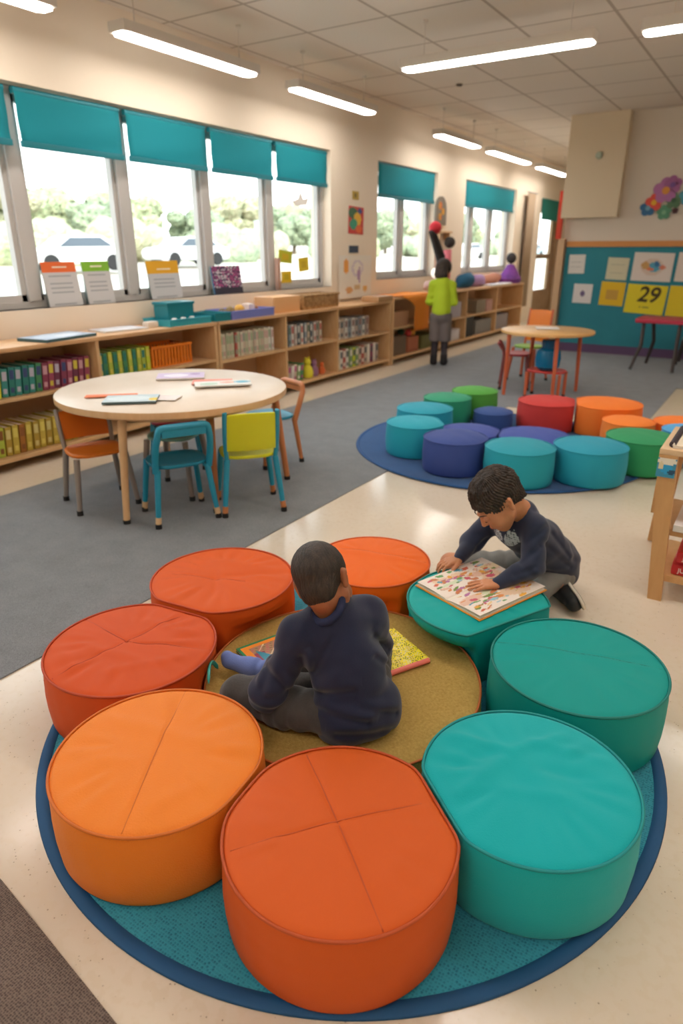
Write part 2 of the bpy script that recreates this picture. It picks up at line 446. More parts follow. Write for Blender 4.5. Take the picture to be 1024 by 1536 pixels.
b = bmesh.new(); bx(b, .03, .036, .13, .38, 1.45, 2.3); obj('yellow_notice', b, mat('yellow_card', '#d7a93c', .7), d)
BL2 = mat('dark_green_blind', '#1d7d72', .8)
t = thing('roller_blind', 'dark green blind over the glazed far door', 'blind', (-4.96, 15.9, 2.14))
box('blind_fabric', .02, .026, 0, 1.75, .03, .40, BL2, t); box('bottom_bar', .01, .035, 0, 1.75, 0, .03, BL2, t, .005)
b = bmesh.new(); tube(b, [(.02, 0, .41), (.02, 1.75, .41)], .022, 12); obj('roller', b, BL2, t, smooth=True)
# brown curtain / pilaster
CUR = mat('taupe_curtain', '#a28c74', .9)
t = thing('curtain', 'narrow gathered taupe curtain hanging beside the far door', 'curtain', (-4.86, 14.65, 0))
b = bmesh.new(); n = 30
r0 = [b.verts.new((.025*math.sin(i*1.25), .55*i/n, .35)) for i in range(n+1)]; r1 = [b.verts.new((.02*math.sin(i*1.25+.3), .5*i/n, 2.6)) for i in range(n+1)]
for i in range(n): b.faces.new((r0[i], r0[i+1], r1[i+1], r1[i]))
f = obj('curtain_fabric', b, CUR, t, smooth='all'); f.modifiers.new('s', 'SOLIDIFY').thickness = .006
b = bmesh.new(); tube(b, [(0, -.05, 2.61), (0, .6, 2.61)], .012); obj('curtain_rod', b, GREYM, t, smooth=True)

# ------------------------------------------------------------------ front board wall
TEALB = mat('teal_pinboard', '#2a7c8c', .85, col2='#318896', nscale=2)
t = thing('pinboard', 'long teal pinboard with an orange rail along the far wall', 'pinboard', (-3.0, 11.09, .13))
box('board_panel', 0, 6.4, -.03, 0, 0, 1.42, TEALB, t)
box('orange_rail', 0, 6.4, -.045, 0, 1.42, 1.50, mat('orange_rail', '#cf8a45', .5), t, .004)
struct(box('baseboard_front', -3.05, 3.5, 11.06, 11.1, 0, .13, mat('purple_baseboard', '#5d4468', .6)))
b = bmesh.new(); bx(b, -3.12, -3.02, 11.0, 11.25, 0, 1.66, .004); struct(obj('trim_1', b, mat('tan_corner_post', '#c9a57f', .5)))
b = bmesh.new(); bx(b, -3.17, -3.09, 11.0, 11.06, 1.66, 2.33, .01); tag(obj('red_banner_strip', b, mat('red_strip', '#d8432a', .6)), 'bright red upright strip above the tan corner post of the far wall', 'strip')
struct(box('trim_2', -3.1, -2.30, 10.93, 11.1, 1.95, ZC, mat('beige_boxing', '#ddcdb2', .8)))
b = bmesh.new(); lathe(b, [(0, 0), (.05, 0), (.05, .02), (.035, .035), (0, .035)], 20); bmesh.ops.rotate(b, verts=b.verts[:], matrix=Matrix.Rotation(R(90), 3, 'X'))
o = obj('wall_sensor', b, mat('sensor_plastic', '#a9b6a4', .4), None, True, (-2.65, 10.93, 2.76)); tag(o, 'small round grey green sensor on the beige boxing below the ceiling', 'sensor')

def blobs(bg, shapes):
    """shapes: (cx,cy,rx,ry,colour)"""
    def f(u, v):
        c = bg
        for cx, cy, rx, ry, col in shapes:
            if ((u-cx)/rx)**2+((v-cy)/ry)**2 < 1: c = col
        return c
    return f
def lines(bg, ln, x0, x1, ys, h=.02):
    def f(u, v):
        for y in ys:
            if abs(v-y) < h and x0 < u < x1 and math.sin(u*60+y*40) > -.6: return ln
        return bg
    return f
def poster(px0, px1, z0, z1, fn, label, name='wall_poster', rot=0, group='papers pinned on the teal board'):
    M = Matrix.Translation(((px0+px1)/2, 11.055, (z0+z1)/2)) @ WALLY @ Matrix.Rotation(R(rot), 4, 'Z')
    o = pic(name, px1-px0, z1-z0, 24, 24, fn, None, .004)
    o.matrix_world = M; tag(o, label, 'poster', group); return o
poster(-2.93, -2.69, 1.17, 1.44, lines('#d9d4cc', '#a9a6a0', .1, .8, (.35, .6)), 'small off white paper with faint lines, top left on the teal board', rot=1)
poster(-2.81, -2.53, .74, 1.02, blobs('#ddd6d2', [(.5, .5, .12, .15, '#6d5a80')]), 'small off white paper with one purple mark, low left on the teal board', rot=-1)
poster(-2.36, -2.06, 1.09, 1.40, lines('#cfc9aa', '#a3a68e', .15, .85, (.3, .5, .7)), 'pale sage coloured paper left of the large drawing on the board', rot=-2)
poster(-2.41, -2.06, .72, 1.06, lambda u, v: '#c99a3a' if (.25 < u < .75 and .25 < v < .65) else '#e3b916', 'small golden yellow sheet with a tan square on the board', rot=-2)
poster(-2.00, -1.46, 1.08, 1.47, blobs('#ddd2c8', [(.5, .5, .28, .3, '#d3bfae'), (.32, .55, .1, .14, '#c99a5b'), (.55, .5, .15, .17, '#4f9db8'), (.6, .62, .06, .1, '#2f6f9c'), (.75, .5, .07, .1, '#d77f62'), (.45, .42, .1, .06, '#d9764e')]), 'large white drawing with a blue and orange figure at the board top', rot=-1.5)
poster(-1.41, -.87, 1.08, 1.47, blobs('#ddd0c2', [(.35, .5, .08, .1, '#c06a68'), (.6, .55, .15, .15, '#cfa06d')]), 'white drawing cut by the right edge of the photo', rot=-1.5)
y29 = poster(-2.03, -1.48, .62, 1.03, lines('#e2cf1e', '#8a8430', .36, .62, (.24,), .02), 'yellow sheet with a large dark 29 written on it', rot=-3)
poster(-1.45, -.9, .60, 1.02, blobs('#e4c81c', [(.5, .75, .15, .06, '#b9a223')]), 'plain yellow sheet right of the sheet with the 29', rot=-2)
cu = bpy.data.curves.new('numeral', 'FONT'); cu.body = '29'; cu.size = .30; cu.extrude = .0008; cu.offset = .006; cu.align_x = 'CENTER'; cu.align_y = 'CENTER'; cu.shear = .15
tmp = bpy.data.objects.new('numeral_curve', cu); COL.objects.link(tmp); bpy.context.view_layer.update()
me = bpy.data.meshes.new_from_object(tmp.evaluated_get(bpy.context.evaluated_depsgraph_get())); bpy.data.objects.remove(tmp)
o = link_mesh('printed_number', me, mat('dark_ink', '#4b3d1e', .8), y29); o.location = (.03, .06, .0055)

# flower wall decoration
t = thing('flower_decoration', 'paper flowers in pink, rainbow and green on the wall above the board', 'decoration', (-1.72, 11.09, 2.15))
def petalflower(name, cx, cz, r, col, ccol, n=5):
    b = bmesh.new()
    for k in range(n):
        a = 2*PI*k/n+.4
        pts = [(cx+r*.55*math.cos(a)+r*.45*math.cos(q), cz+r*.55*math.sin(a)+r*.45*math.sin(q)) for q in [2*PI*i/14 for i in range(14)]]
        prism(b, pts, 0, .012+.001*k)
    bmesh.ops.transform(b, matrix=WALLY, verts=b.verts[:]); f = obj(name, b, mat('petal_'+col[1:], col, .7), t)
    b = bmesh.new(); prism(b, [(cx+r*.3*math.cos(2*PI*i/14), cz+r*.3*math.sin(2*PI*i/14)) for i in range(14)], .01, .022); bmesh.ops.transform(b, matrix=WALLY, verts=b.verts[:])
    obj('flower_centre', b, mat('petal_'+ccol[1:], ccol, .7), f)
petalflower('flower', .0, .13, .17, '#b877b0', '#e09a4a'); petalflower('flower', .08, .2, .12, '#a8689c', '#7d5a9c')
petalflower('flower', -.13, -.02, .12, '#e0564a', '#e8b23a'); petalflower('flower', -.2, -.09, .11, '#3b6f9c', '#7fb0c8')
petalflower('leaf_rosette', .12, 0, .11, '#5b7f5e', '#3d5f45'); petalflower('leaf_rosette', .02, -.15, .1, '#5f9a7a', '#8abf9a')
petalflower('leaf_rosette', .3, .05, .12, '#4d9bb0', '#d77fa8'); petalflower('flower', .16, -.13, .045, '#5a3a3f', '#3a2528')

# ------------------------------------------------------------------ wall items on the left wall piers
def wallpic(y0, y1, z0, z1, fn, label, name='wall_picture', rot=0, x=WX+.001, group='small pictures on the window wall'):
    o = pic(name, y1-y0, z1-z0, 22, 26, fn, None, .006); o.matrix_world = Matrix.Translation((x, (y0+y1)/2, (z0+z1)/2)) @ WALLX @ Matrix.Rotation(R(rot), 4, 'Z')
    tag(o, label, 'picture', group); return o
wallpic(7.95, 8.12, 2.11, 2.21, blobs('#b89a3c', [(.5, .5, .2, .3, '#7d6a2c')]), 'tiny mustard card high on the pier', rot=0)
wallpic(7.86, 8.24, 1.70, 2.03, blobs('#c8403c', [(.3, .75, .3, .2, '#3c6a4a'), (.6, .55, .25, .25, '#e2b23c'), (.35, .35, .25, .2, '#3a9b7c'), (.7, .2, .2, .15, '#e06a3a'), (.75, .85, .15, .1, '#3d4f8c')]), 'bright red and green drawing on the pier between the windows', rot=-2)
wallpic(7.88, 8.12, 1.47, 1.56, lambda u, v: '#2c3f56', 'small dark navy label on the pier', rot=0)
wallpic(7.60, 8.42, .905, 1.44, blobs('#e6dfd4', [(.2, .75, .08, .16, '#e8a04a'), (.55, .7, .18, .2, '#cfc4cf'), (.55, .7, .12, .14, '#e6dfd4'), (.6, .55, .04, .2, '#a98ab0'), (.3, .2, .1, .08, '#d9a36a'), (.55, .25, .1, .06, '#c9b08a'), (.8, .2, .07, .08, '#e0b26a')]), 'large white child drawing sheet standing against the pier', 'drawing_sheet', x=WX+.03, group=None)
# arched picture with shelf
t = thing('arched_plaque', 'grey arched plaque with coloured fruit picture between the far windows', 'plaque', (WX, 10.62, 1.88))
b = bmesh.new(); arc = [(-.2, 0), (.2, 0)]+[(.2*math.cos(a), .22+.2*math.sin(a)) for a in [PI*i/12 for i in range(13)]]
prism(b, arc, 0, .03); bmesh.ops.transform(b, matrix=Matrix.Translation((0, .0, 0))@WALLX, verts=b.verts[:]); obj('plaque_board', b, mat('plaque_grey', '#7f7568', .7), t)
b = bmesh.new()
for cx, cz, r, in ((-.05, .28, .06), (.06, .2, .05), (-.04, .12, .055)): prism(b, [(cx+r*math.cos(2*PI*i/12), cz+r*math.sin(2*PI*i/12)) for i in range(12)], .03, .036)
bmesh.ops.transform(b, matrix=WALLX, verts=b.verts[:]); obj('fruit_print', b, mat('fruit_print', '#d9a43a', .7, col2='#c9503a', nscale=9, namt=3), t)
b = bmesh.new(); bx(b, WX, WX+.12, 10.4, 10.9, 1.76, 1.79, .004); bx(b, WX, WX+.1, 10.45, 10.48, 1.66, 1.76); bx(b, WX, WX+.1, 10.82, 10.85, 1.66, 1.76)
tag(obj('wall_ledge', b, WOODE), 'short wooden ledge on the wall under the arched plaque', 'ledge')

# ------------------------------------------------------------------ pendant lights
LAMP = mat('lamp_diffuser', '#ffffff', .5, emit='#fff8f0', estr=20)
ADDED_UP = mat('added_uplight', '#ffffff', .5, emit='#fff6ec', estr=42)  # glow added to brighten the ceiling; no fixture part uses it
HOUS = mat('lamp_housing', '#d8d0c6', .5)
def lamp(cx, cy, L, along, label=None, z=2.95, hang=True):
    t = thing('pendant_light', label, 'light', (cx, cy, z), 0 if along == 'Y' else -PI/2, 'white linear pendant lights')
    h = L/2; w = .085
    b = bmesh.new(); bx(b, -w, w, -h, h, .012, .085, .012); obj('light_housing', b, HOUS, t, True)
    b = bmesh.new()
    pts = [(-w+.012, -h+.05), (-w+.045, -h+.012), (w-.045, -h+.012), (w-.012, -h+.05), (w-.012, h-.05), (w-.045, h-.012), (-w+.045, h-.012), (-w+.012, h-.05)]
    prism(b, pts, 0, .013); obj('diffuser', b, LAMP, t)
    if hang:
        for s in (-.38, .38):
            b = bmesh.new(); tube(b, [(0, s*L, .084), (0, s*L, ZC-z)], .004, 6); lathe(b, [(0, 0), (.022, 0), (.022, .02), (0, .02)], 12, (0, s*L, ZC-z-.02)); obj('hanger', b, HOUS, t)
    return t
lamp(-4.43, 2.62, 1.5, 'Y', 'white linear pendant light cut by the top left corner')
lamp(-4.43, 4.67, 1.53, 'Y', 'long white pendant light above the first full teal blinds')
lamp(-4.43, 6.78, 1.53, 'Y', 'white pendant light above the end of the long window')
lamp(-4.43, 10.02, 1.42, 'Y', 'white pendant light over the middle window, nearest of the three distant ones')
lamp(-4.43, 12.2, 1.9, 'Y', 'white pendant light over the far window, middle of the three distant ones')
lamp(-4.43, 14.75, 1.9, 'Y', 'white pendant light beside the beige boxing, farthest of the distant ones')
lamp(-2.40, 6.0, 1.62, 'X', 'long white pendant light crossing the centre of the ceiling')
lamp(-.45, 6.0, 1.62, 'X', 'white pendant light cut by the upper right edge of the photo')
for x in (-2.40, -.45, 1.5):
    lamp(x, 2.6, 1.62, 'X', 'white pendant light outside the top of the photo, nearer than the crossing one')
    lamp(x, -.6, 1.62, 'X', 'white pendant light outside the photo, behind the viewer')
lamp(1.5, 6.0, 1.62, 'X', 'white pendant light outside the right edge of the photo')
b = bmesh.new(); lathe(b, [(0, -.02), (.03, -.02), (.04, 0), (0, 0)], 16); tag(obj('smoke_detector', b, mat('dark_plastic', '#4a4038', .5), None, True, (-3.7, 8.3, ZC)), 'tiny dark detector on the ceiling tiles behind the crossing light', 'detector')
# ------------------------------------------------------------------ rugs and poufs
def disc_pts(cx, cy, r, n=160): return [(cx+r*math.cos(2*PI*i/n), cy+r*math.sin(2*PI*i/n)) for i in range(n)]
def round_rug(name, label, cx, cy, r, bw, fm, bm_, th=.007):
    t = thing(name, label, 'rug', (cx, cy, 0))
    b = bmesh.new(); lathe(b, [(0, th-.0015), (r-bw, th-.0015), (r-bw, .0), (0, 0)], 160); obj('rug_field', b, fm, t)
    b = bmesh.new(); lathe(b, [(r-bw-.002, .001), (r-bw, th), (r-bw*.5, th+.0015), (r-.004, th), (r, .002), (r-.004, .0005), (r-bw-.002, .001)], 160); obj('rug_border', b, bm_, t, smooth='all')
    return t
RUGF = carpet('teal_weave', '#0f5873', '#3ca2ba', sc=130, weave=True, bstr=.8)
round_rug('round_rug', 'large round teal woven rug with navy edge under the ring of orange and teal poufs', -1.005, 1.62, 1.015, .036, RUGF, mat('navy_binding', '#17507f', .75, bump='noise', bscale=400))
rg2 = round_rug('round_rug', 'round navy blue rug under the farther cluster of poufs', -1.76, 5.13, 1.17, .03, carpet('navy_carpet', '#27538a', '#2f64a0', sc=300), mat('blue_binding', '#1f4f86', .8), .009); rg2.location.z = .0065
bmx = bmesh.new(); prism(bmx, [(-1.395, .56), (-.855, .49), (-.9, -.3), (-1.5, -.25)], 0, .008)
tag(obj('doormat', bmx, carpet('brown_weave', '#4b3f3a', '#8a7a70', sc=170, weave=True, bstr=.9)), 'coarse brown woven mat in the bottom left corner of the photo', 'mat')

def fabric(name, c, kind):
    if kind == 'smooth': return mat(name, c, .6, bump='noise', bscale=420, bstr=.15, bdist=.001, sheen=.0, spec=.25)
    if kind == 'grain': return mat(name, c, .6, bump='voronoi', bscale=230, bstr=.5, bdist=.0015, sheen=.02, spec=.35)
    if kind == 'cloth': return mat(name, c, .85, bump='noise', bscale=330, bstr=.7, bdist=.0015, sheen=.12, spec=.2)
    return mat(name, c, .8, bump='weave', bscale=90, bstr=.5, bdist=.002, sheen=.3, spec=.2)

def ridgef(x, y, rd):
    s = 0
    for x0, y0, x1, y1, amp, w in rd:
        dx, dy = x1-x0, y1-y0; L = math.hypot(dx, dy); t = ((x-x0)*dx+(y-y0)*dy)/(L*L); q = abs((x-x0)*dy-(y-y0)*dx)/L
        if -.15 < t < 1.15:
            e = max(0, min(1, (t+.15)/.3))*max(0, min(1, (1.15-t)/.3)); s += amp*e*math.exp(-(q/w)**2)
    return s

def pouf(label, cx, cy, r, h, topm, sidem, seamm, seams=(), ridges=(), clips=(), z0=.0, group=None, puff=.012, name='floor_pouf', nr=26, nt=128, seed=0, rad=None, wr=.0022, under=False):
    """seams/ridges in world xy; clips: (phi, dist)"""
    t = thing(name, label, 'pouf', (cx, cy, z0), 0, group)
    rng = random.Random(seed); ph = [rng.random()*6 for _ in range(8)]
    def RR(a):
        v = rad(a) if rad else r
        for p_, d_ in clips:
            c = math.cos(a-p_)
            if c > .05:
                lim = d_/c; k = .012; hh = max(k-abs(v-lim), 0)/k; v = min(v, lim)-hh*hh*k*.25
        return v
    rd = [(a-cx, b-cy, c-cx, d-cy, e, f) for a, b, c, d, e, f in ridges]
    sm = [(a-cx, b-cy, c-cx, d-cy) for a, b, c, d in seams]
    def top(x, y, rho):
        z = h+puff*(1-rho**3)
        z += ridgef(x, y, rd)+ridgef(x, y, [(*s, -.0035, .006) for s in sm])
        a = math.atan2(y, x)
        if rho > .45:
            e = ((rho-.45)/.55)
            e = e*(1-e)*4*.5
            z += 1.5*wr*e*(math.sin(13*a+ph[0])*math.sin(5*a+ph[1])+.6*math.sin(23*a+ph[2])*math.sin(3*a+ph[3]))
        z += wr*1.3*(1-rho)*math.sin(14*x+ph[4]+3*math.sin(9*y))*math.sin(11*y+ph[5]+2*math.sin(8*x))
        return z
    b = bmesh.new(); rings = [[b.verts.new((0, 0, top(0, 0, 0)))]]
    for i in range(1, nr+1):
        rho = i/nr; row = []
        for k in range(nt):
            a = 2*PI*k/nt; v = (RR(a)-.004)*rho; x, y = v*math.cos(a), v*math.sin(a)
            row.append(b.verts.new((x, y, top(x, y, rho)-(.004 if i == nr else 0))))
        rings.append(row)
    for k in range(nt): b.faces.new((rings[0][0], rings[1][k], rings[1][(k+1) % nt]))
    for i in range(1, nr):
        for k in range(nt): b.faces.new((rings[i][k], rings[i+1][k], rings[i+1][(k+1) % nt], rings[i][(k+1) % nt]))
    obj('top_panel', b, topm, t, smooth='all')
    b = bmesh.new(); prof = [(-.03, 0), (-.012, .004), (-.004, .02), (0, .06), (.004, .3), (.005, .5), (.005, .56), (.004, .62), (.0035, .68), (.003, .76), (.0, .88), (-.001, .94), (-.005, 1.0)]
    rows = []
    for dr, f in prof:
        z = f*h if f > .05 else f*h
        row = []
        for k in range(nt):
            a = 2*PI*k/nt; cl = any(math.cos(a-p_) > .05 and d_/math.cos(a-p_) < r+.012 for p_, d_ in clips)
            w = .0014*math.sin(9*a+ph[6]+4*f)*math.sin(17*a+ph[7])*math.sin(f*PI)
            v = RR(a)+(min(dr, 0) if cl else dr+w)
            if under:       # the low ottoman presses into the lower side
                ex, ey = OC[0]-cx, OC[1]-cy; tt = ex*math.cos(a)+ey*math.sin(a); q2 = ex*ex+ey*ey-tt*tt; rr = ORD+.010
                if tt > 0 and q2 < rr*rr:
                    lim = tt-math.sqrt(rr*rr-q2); f_ = 1 if z < OH+.008 else max(0, 1-(z-OH-.008)/.05)
                    if lim < v: v = v+(lim-v)*f_
            row.append(b.verts.new((v*math.cos(a), v*math.sin(a), z)))
        rows.append(row)
    for p_, q_ in zip(rows, rows[1:]):
        for k in range(nt): b.faces.new((p_[k], p_[(k+1) % nt], q_[(k+1) % nt], q_[k]))
    b.faces.new(rows[0][::-1])
    obj('side_panel', b, sidem, t, smooth='all')
    b = bmesh.new(); tube(b, [((RR(2*PI*k/nt)-.001)*math.cos(2*PI*k/nt), (RR(2*PI*k/nt)-.001)*math.sin(2*PI*k/nt), h-.002) for k in range(nt)], .0042, 6, closed=True)
    obj('piping', b, seamm, t, smooth='all')
    for s in sm:
        b = bmesh.new(); pts = []
        for i in range(41):
            u = i/40; x = s[0]+(s[2]-s[0])*u; y = s[1]+(s[3]-s[1])*u; a = math.atan2(y, x); q = RR(a)-.006; m_ = math.hypot(x, y)
            if m_ > q: continue
            pts.append((x, y, top(x, y, m_/q)+.0004))
        tube(b, pts, .0016, 5); obj('seam', b, seamm, t, smooth='all')
    return t

P = dict(A=(-.635, .984, .276), B=(-1.182, .928, .279), C=(-1.667, 1.254, .287), D=(-1.733, 1.79, .290), E=(-1.295, 2.264, .251), F=(-.775, 2.185, .272), G=(-.340, 1.966, .278), H=(-.312, 1.379, .273))
wt = {('F', 'G'): (.385, .615)}
OC = (-1.045, 1.635); ORD = .475; OH = .125
def clipsof(k):
    out = []
    for j in P:
        if j == k: continue
        dx, dy = P[j][0]-P[k][0], P[j][1]-P[k][1]; d = math.hypot(dx, dy)
        if d < P[j][2]+P[k][2]+.016:
            w = P[k][2]/(P[k][2]+P[j][2])
            if (k, j) in wt: w = wt[(k, j)][0]
            if (j, k) in wt: w = wt[(j, k)][1]
            out.append((math.atan2(dy, dx), d*w-.0065))
    return out
OR1, OR2, OR3, OR4, OR5 = '#cf5a1c', '#ea8222', '#cd5019', '#d45818', '#e56612'
TE1, TE2, TE3 = '#06a09c', '#049690', '#14acb0'
RZ = .0085
pouf('burnt orange smooth pouf with a cross seam, nearest in the ring, front centre', *P['A'], .228, fabric('orange_a', OR1, 'smooth'), fabric('orange_a', OR1, 'smooth'), mat('orange_a_seam', '#b84c18', .6),
     seams=[(-.866, 1.157, -.403, .80), (-.84, .76, -.44, 1.23)], ridges=[(-.75, 1.1, -.55, .9, .003, .05), (-.5, .85, -.42, 1.1, .003, .03), (-.8, .9, -.7, .85, .003, .02)], clips=clipsof('A'), under=True, z0=RZ, group='poufs around the round ottoman', seed=1)
pouf('light orange grained pouf with one straight seam, front left of the ring', *P['B'], .23, fabric('orange_b', OR2, 'grain'), fabric('orange_b', OR2, 'grain'), mat('orange_b_seam', '#cf6c1c', .6),
     seams=[(-1.315, 1.16, -1.04, .67)], ridges=[(-1.4, .95, -1.15, 1.0, .006, .03), (-1.15, 1.0, -.96, 1.08, .005, .025), (-1.33, .8, -1.2, .86, .004, .02), (-1.05, .78, -1.0, .9, .004, .02)], clips=clipsof('B'), under=True, z0=RZ, group='poufs around the round ottoman', seed=2, wr=.004)
pouf('red orange pouf with crossing seams at the left of the ring', *P['C'], .222, fabric('orange_c', OR3, 'smooth'), fabric('orange_c', OR3, 'smooth'), mat('orange_c_seam', '#b54118', .6),
     seams=[(-1.657, 1.545, -1.69, 1.25), (-1.69, 1.25, -1.73, .97), (-1.955, 1.28, -1.69, 1.25), (-1.69, 1.25, -1.39, 1.395)], ridges=[(-1.8, 1.15, -1.55, 1.2, .006, .022), (-1.75, 1.38, -1.5, 1.42, .005, .02), (-1.85, 1.1, -1.7, 1.05, .005, .02), (-1.6, 1.1, -1.45, 1.3, .005, .02)], clips=clipsof('C'), under=True, z0=RZ, group='poufs around the round ottoman', seed=3, wr=.005)
pouf('red orange pouf with soft creases, back left of the ring', *P['D'], .235, fabric('orange_d', OR4, 'smooth'), fabric('orange_d', OR4, 'smooth'), mat('orange_d_seam', '#bd4818', .6),
     seams=[(-2.01, 1.66, -1.62, 1.80)], ridges=[(-1.75, 1.75, -1.5, 2.0, -.006, .02), (-1.78, 1.8, -1.62, 1.62, -.005, .015), (-1.9, 1.85, -1.6, 1.95, .006, .03)], clips=clipsof('D'), under=True, z0=RZ, group='poufs around the round ottoman', seed=4, wr=.005)
pouf('bright orange pouf with one long crease, at the back of the ring', *P['E'], .235, fabric('orange_e', OR5, 'smooth'), fabric('orange_e', OR5, 'smooth'), mat('orange_e_seam', '#cc5610', .6),
     seams=[(-1.56, 2.265, -1.06, 2.37)], ridges=[(-1.5, 2.25, -1.1, 2.34, .004, .03)], clips=clipsof('E'), under=True, z0=RZ, group='poufs around the round ottoman', seed=5, wr=.003)
pouf('teal pouf at the back of the ring carrying the big open picture book', *P['F'], .232, fabric('teal_f', TE1, 'smooth'), fabric('teal_f', TE1, 'smooth'), mat('teal_f_seam', '#068680', .6),
     ridges=[(-.95, 2.05, -.7, 1.93, .005, .03)], clips=clipsof('F'), under=True, z0=RZ, group='poufs around the round ottoman', seed=6, puff=.008)
pouf('deep teal pouf with one straight seam at the right of the ring', *P['G'], .232, fabric('teal_g', TE2, 'smooth'), fabric('teal_g', TE2, 'smooth'), mat('teal_g_seam', '#047a74', .6),
     seams=[(-.604, 1.938, -.075, 2.075)], ridges=[(-.55, 1.94, -.1, 2.05, .004, .03)], clips=clipsof('G'), under=True, z0=RZ, group='poufs around the round ottoman', seed=7)
pouf('soft turquoise cloth pouf with wrinkled top, front right of the ring', *P['H'], .225, fabric('teal_h', TE3, 'cloth'), fabric('teal_h', TE3, 'cloth'), mat('teal_h_seam', '#109092', .7),
     ridges=[(-.56, 1.42, -.38, 1.44, .007, .018), (-.38, 1.44, -.28, 1.58, .008, .018), (-.38, 1.42, -.44, 1.24, .008, .02), (-.3, 1.42, -.14, 1.46, -.006, .02), (-.35, 1.3, -.2, 1.36, .005, .02), (-.36, 1.5, -.16, 1.55, .005, .02), (-.5, 1.3, -.42, 1.42, -.006, .02)], clips=clipsof('H'), under=True, z0=RZ, group='poufs around the round ottoman', seed=8, wr=.004)
# central ottoman
OLIVE = mat('mustard_weave', '#c0a25c', .95, col2='#a18246', nscale=120, bump='noise', bscale=260, bstr=.9, bdist=.002, spec=.1)
pouf('low round mustard ottoman in the middle of the ring, under a seated child', *OC, ORD, OH-RZ-.004, OLIVE, OLIVE, mat('ottoman_piping', '#b8622a', .6), z0=RZ, puff=.004, name='ottoman', nt=256, seed=9, wr=.001)

# farther cluster
FP = [('turquoise', '#129cb4', -2.40, 5.05, .235, 'turquoise pouf at the left of the far cluster, behind the leftmost one'),
      ('turquoise', '#16a4ba', -2.24, 4.56, .225, 'turquoise pouf, leftmost in the far cluster'),
      ('sea_green', '#21946f', -2.42, 5.56, .215, 'sea green pouf at the back left of the far cluster'),
      ('grass_green', '#4ea03c', -2.33, 5.99, .215, 'grass green pouf farthest back on the left of the far cluster'),
      ('navy', '#2e4790', -1.80, 4.32, .228, 'tall navy pouf at the front left of the far cluster'),
      ('turquoise', '#0d98ac', -1.33, 4.33, .235, 'turquoise pouf at the front centre of the far cluster, above the kneeling boy'),
      ('turquoise', '#1096b0', -.93, 4.62, .245, 'large turquoise pouf at the front right of the far cluster'),
      ('green', '#22935c', -.68, 5.06, .24, 'green pouf at the right of the far cluster, between turquoise and orange'),
      ('navy', '#3d50a0', -1.90, 4.83, .24, 'flat navy pouf inside the far cluster, left'),
      ('navy', '#3b4fa2', -1.42, 4.93, .27, 'wide flat navy pouf inside the far cluster, centre'),
      ('royal_blue', '#2b4c8c', -2.0, 5.62, .17, 'small royal blue pouf at the back between green and red ones'),
      ('red', '#c8332f', -1.60, 5.90, .26, 'red pouf at the back of the far cluster'),
      ('orange', '#f07a20', -1.13, 6.03, .29, 'largest orange pouf at the back right of the far cluster'),
      ('orange', '#f4842c', -.87, 5.63, .20, 'smaller orange pouf in front of the largest orange one'),
      ('orange', '#f27c24', -.50, 5.86, .22, 'orange pouf at the right end of the far cluster'),
      ('sky_blue', '#4fa3d8', -.42, 5.44, .18, 'sky blue pouf cut by the right edge, behind the small wooden shelf')]
flat = {8: .16, 9: .17, 10: .15, 11: .24, 12: .25, 13: .21, 14: .2}
for i, (cn, c, x, y, r, lb) in enumerate(FP):
    cl = []
    for j, q in enumerate(FP):
        if j == i: continue
        dx, dy = q[2]-x, q[3]-y; dd = math.hypot(dx, dy)
        if dd < r+q[4]+.02: cl.append((math.atan2(dy, dx), dd*r/(r+q[4])-.009))
    m = mat('far_'+cn+c[1:], c, .75, bump='noise', bscale=300, bstr=.3, sheen=.04)
    pouf(lb, x, y, r, flat.get(i, .24), m, m, m, clips=cl, z0=.017, group='poufs of the far cluster', puff=.028, nr=8, nt=64, seed=20+i)
# ------------------------------------------------------------------ long shelf units under the windows
SX0, SX1 = -4.93, -4.487
def shelf_unit(label, y0, y1, divs, shelves, zt=.87, zb=.10, back=True, x1=SX1, name='bookshelf', x0=SX0):
    """divs: inner divider y's; shelves: list per bay of shelf top z's"""
    t = thing(name, label, 'bookshelf', (x0, y0, 0), 0, 'low wooden shelf units along the window wall'); W = x1-x0; L = y1-y0; th = .03
    box('top_panel', -.0, W+.012, 0, L, zt-th, zt, WOOD, t, .004)
    for yy in (0, L-th): box('side_panel', 0, W, yy, yy+th, 0, zt-th, WOODE, t, .002)
    box('bottom_panel', 0, W, th, L-th, zb-.03, zb, WOODE, t, .002)
    box('back_panel', 0, .012, th, L-th, .0, zt-th, mat('shelf_back', '#c9a27c', .6), t)
    ed = [0]+[d-y0 for d in divs]+[L-th]
    for d in divs: box('divider', .012, W, d-y0, d-y0+th, zb, zt-th, WOODE, t, .002)
    for i, sh in enumerate(shelves):
        for z in sh: box('shelf', .012, W-.005, ed[i]+th, ed[i+1], z-.025, z, WOODE, t, .002)
    return t
shelf_unit('low wooden shelf unit at the left edge, holding the slanted colourful book rows', 1.9, 4.80, [3.42], [[.52], [.53]])
shelf_unit('low wooden shelf unit with three bays under the last panes of the long window', 4.82, 8.24, [5.87, 6.90], [[.50], [.50], [.47]])
shelf_unit('low wooden shelf unit beyond the pier, behind the hanging orange cloth', 8.30, 9.98, [], [[.5]], zt=.90)
shelf_unit('far low wooden shelf unit with dark baskets near the far door', 10.0, 13.75, [10.87, 12.3], [[.47], [.47], [.47]], zt=.90)

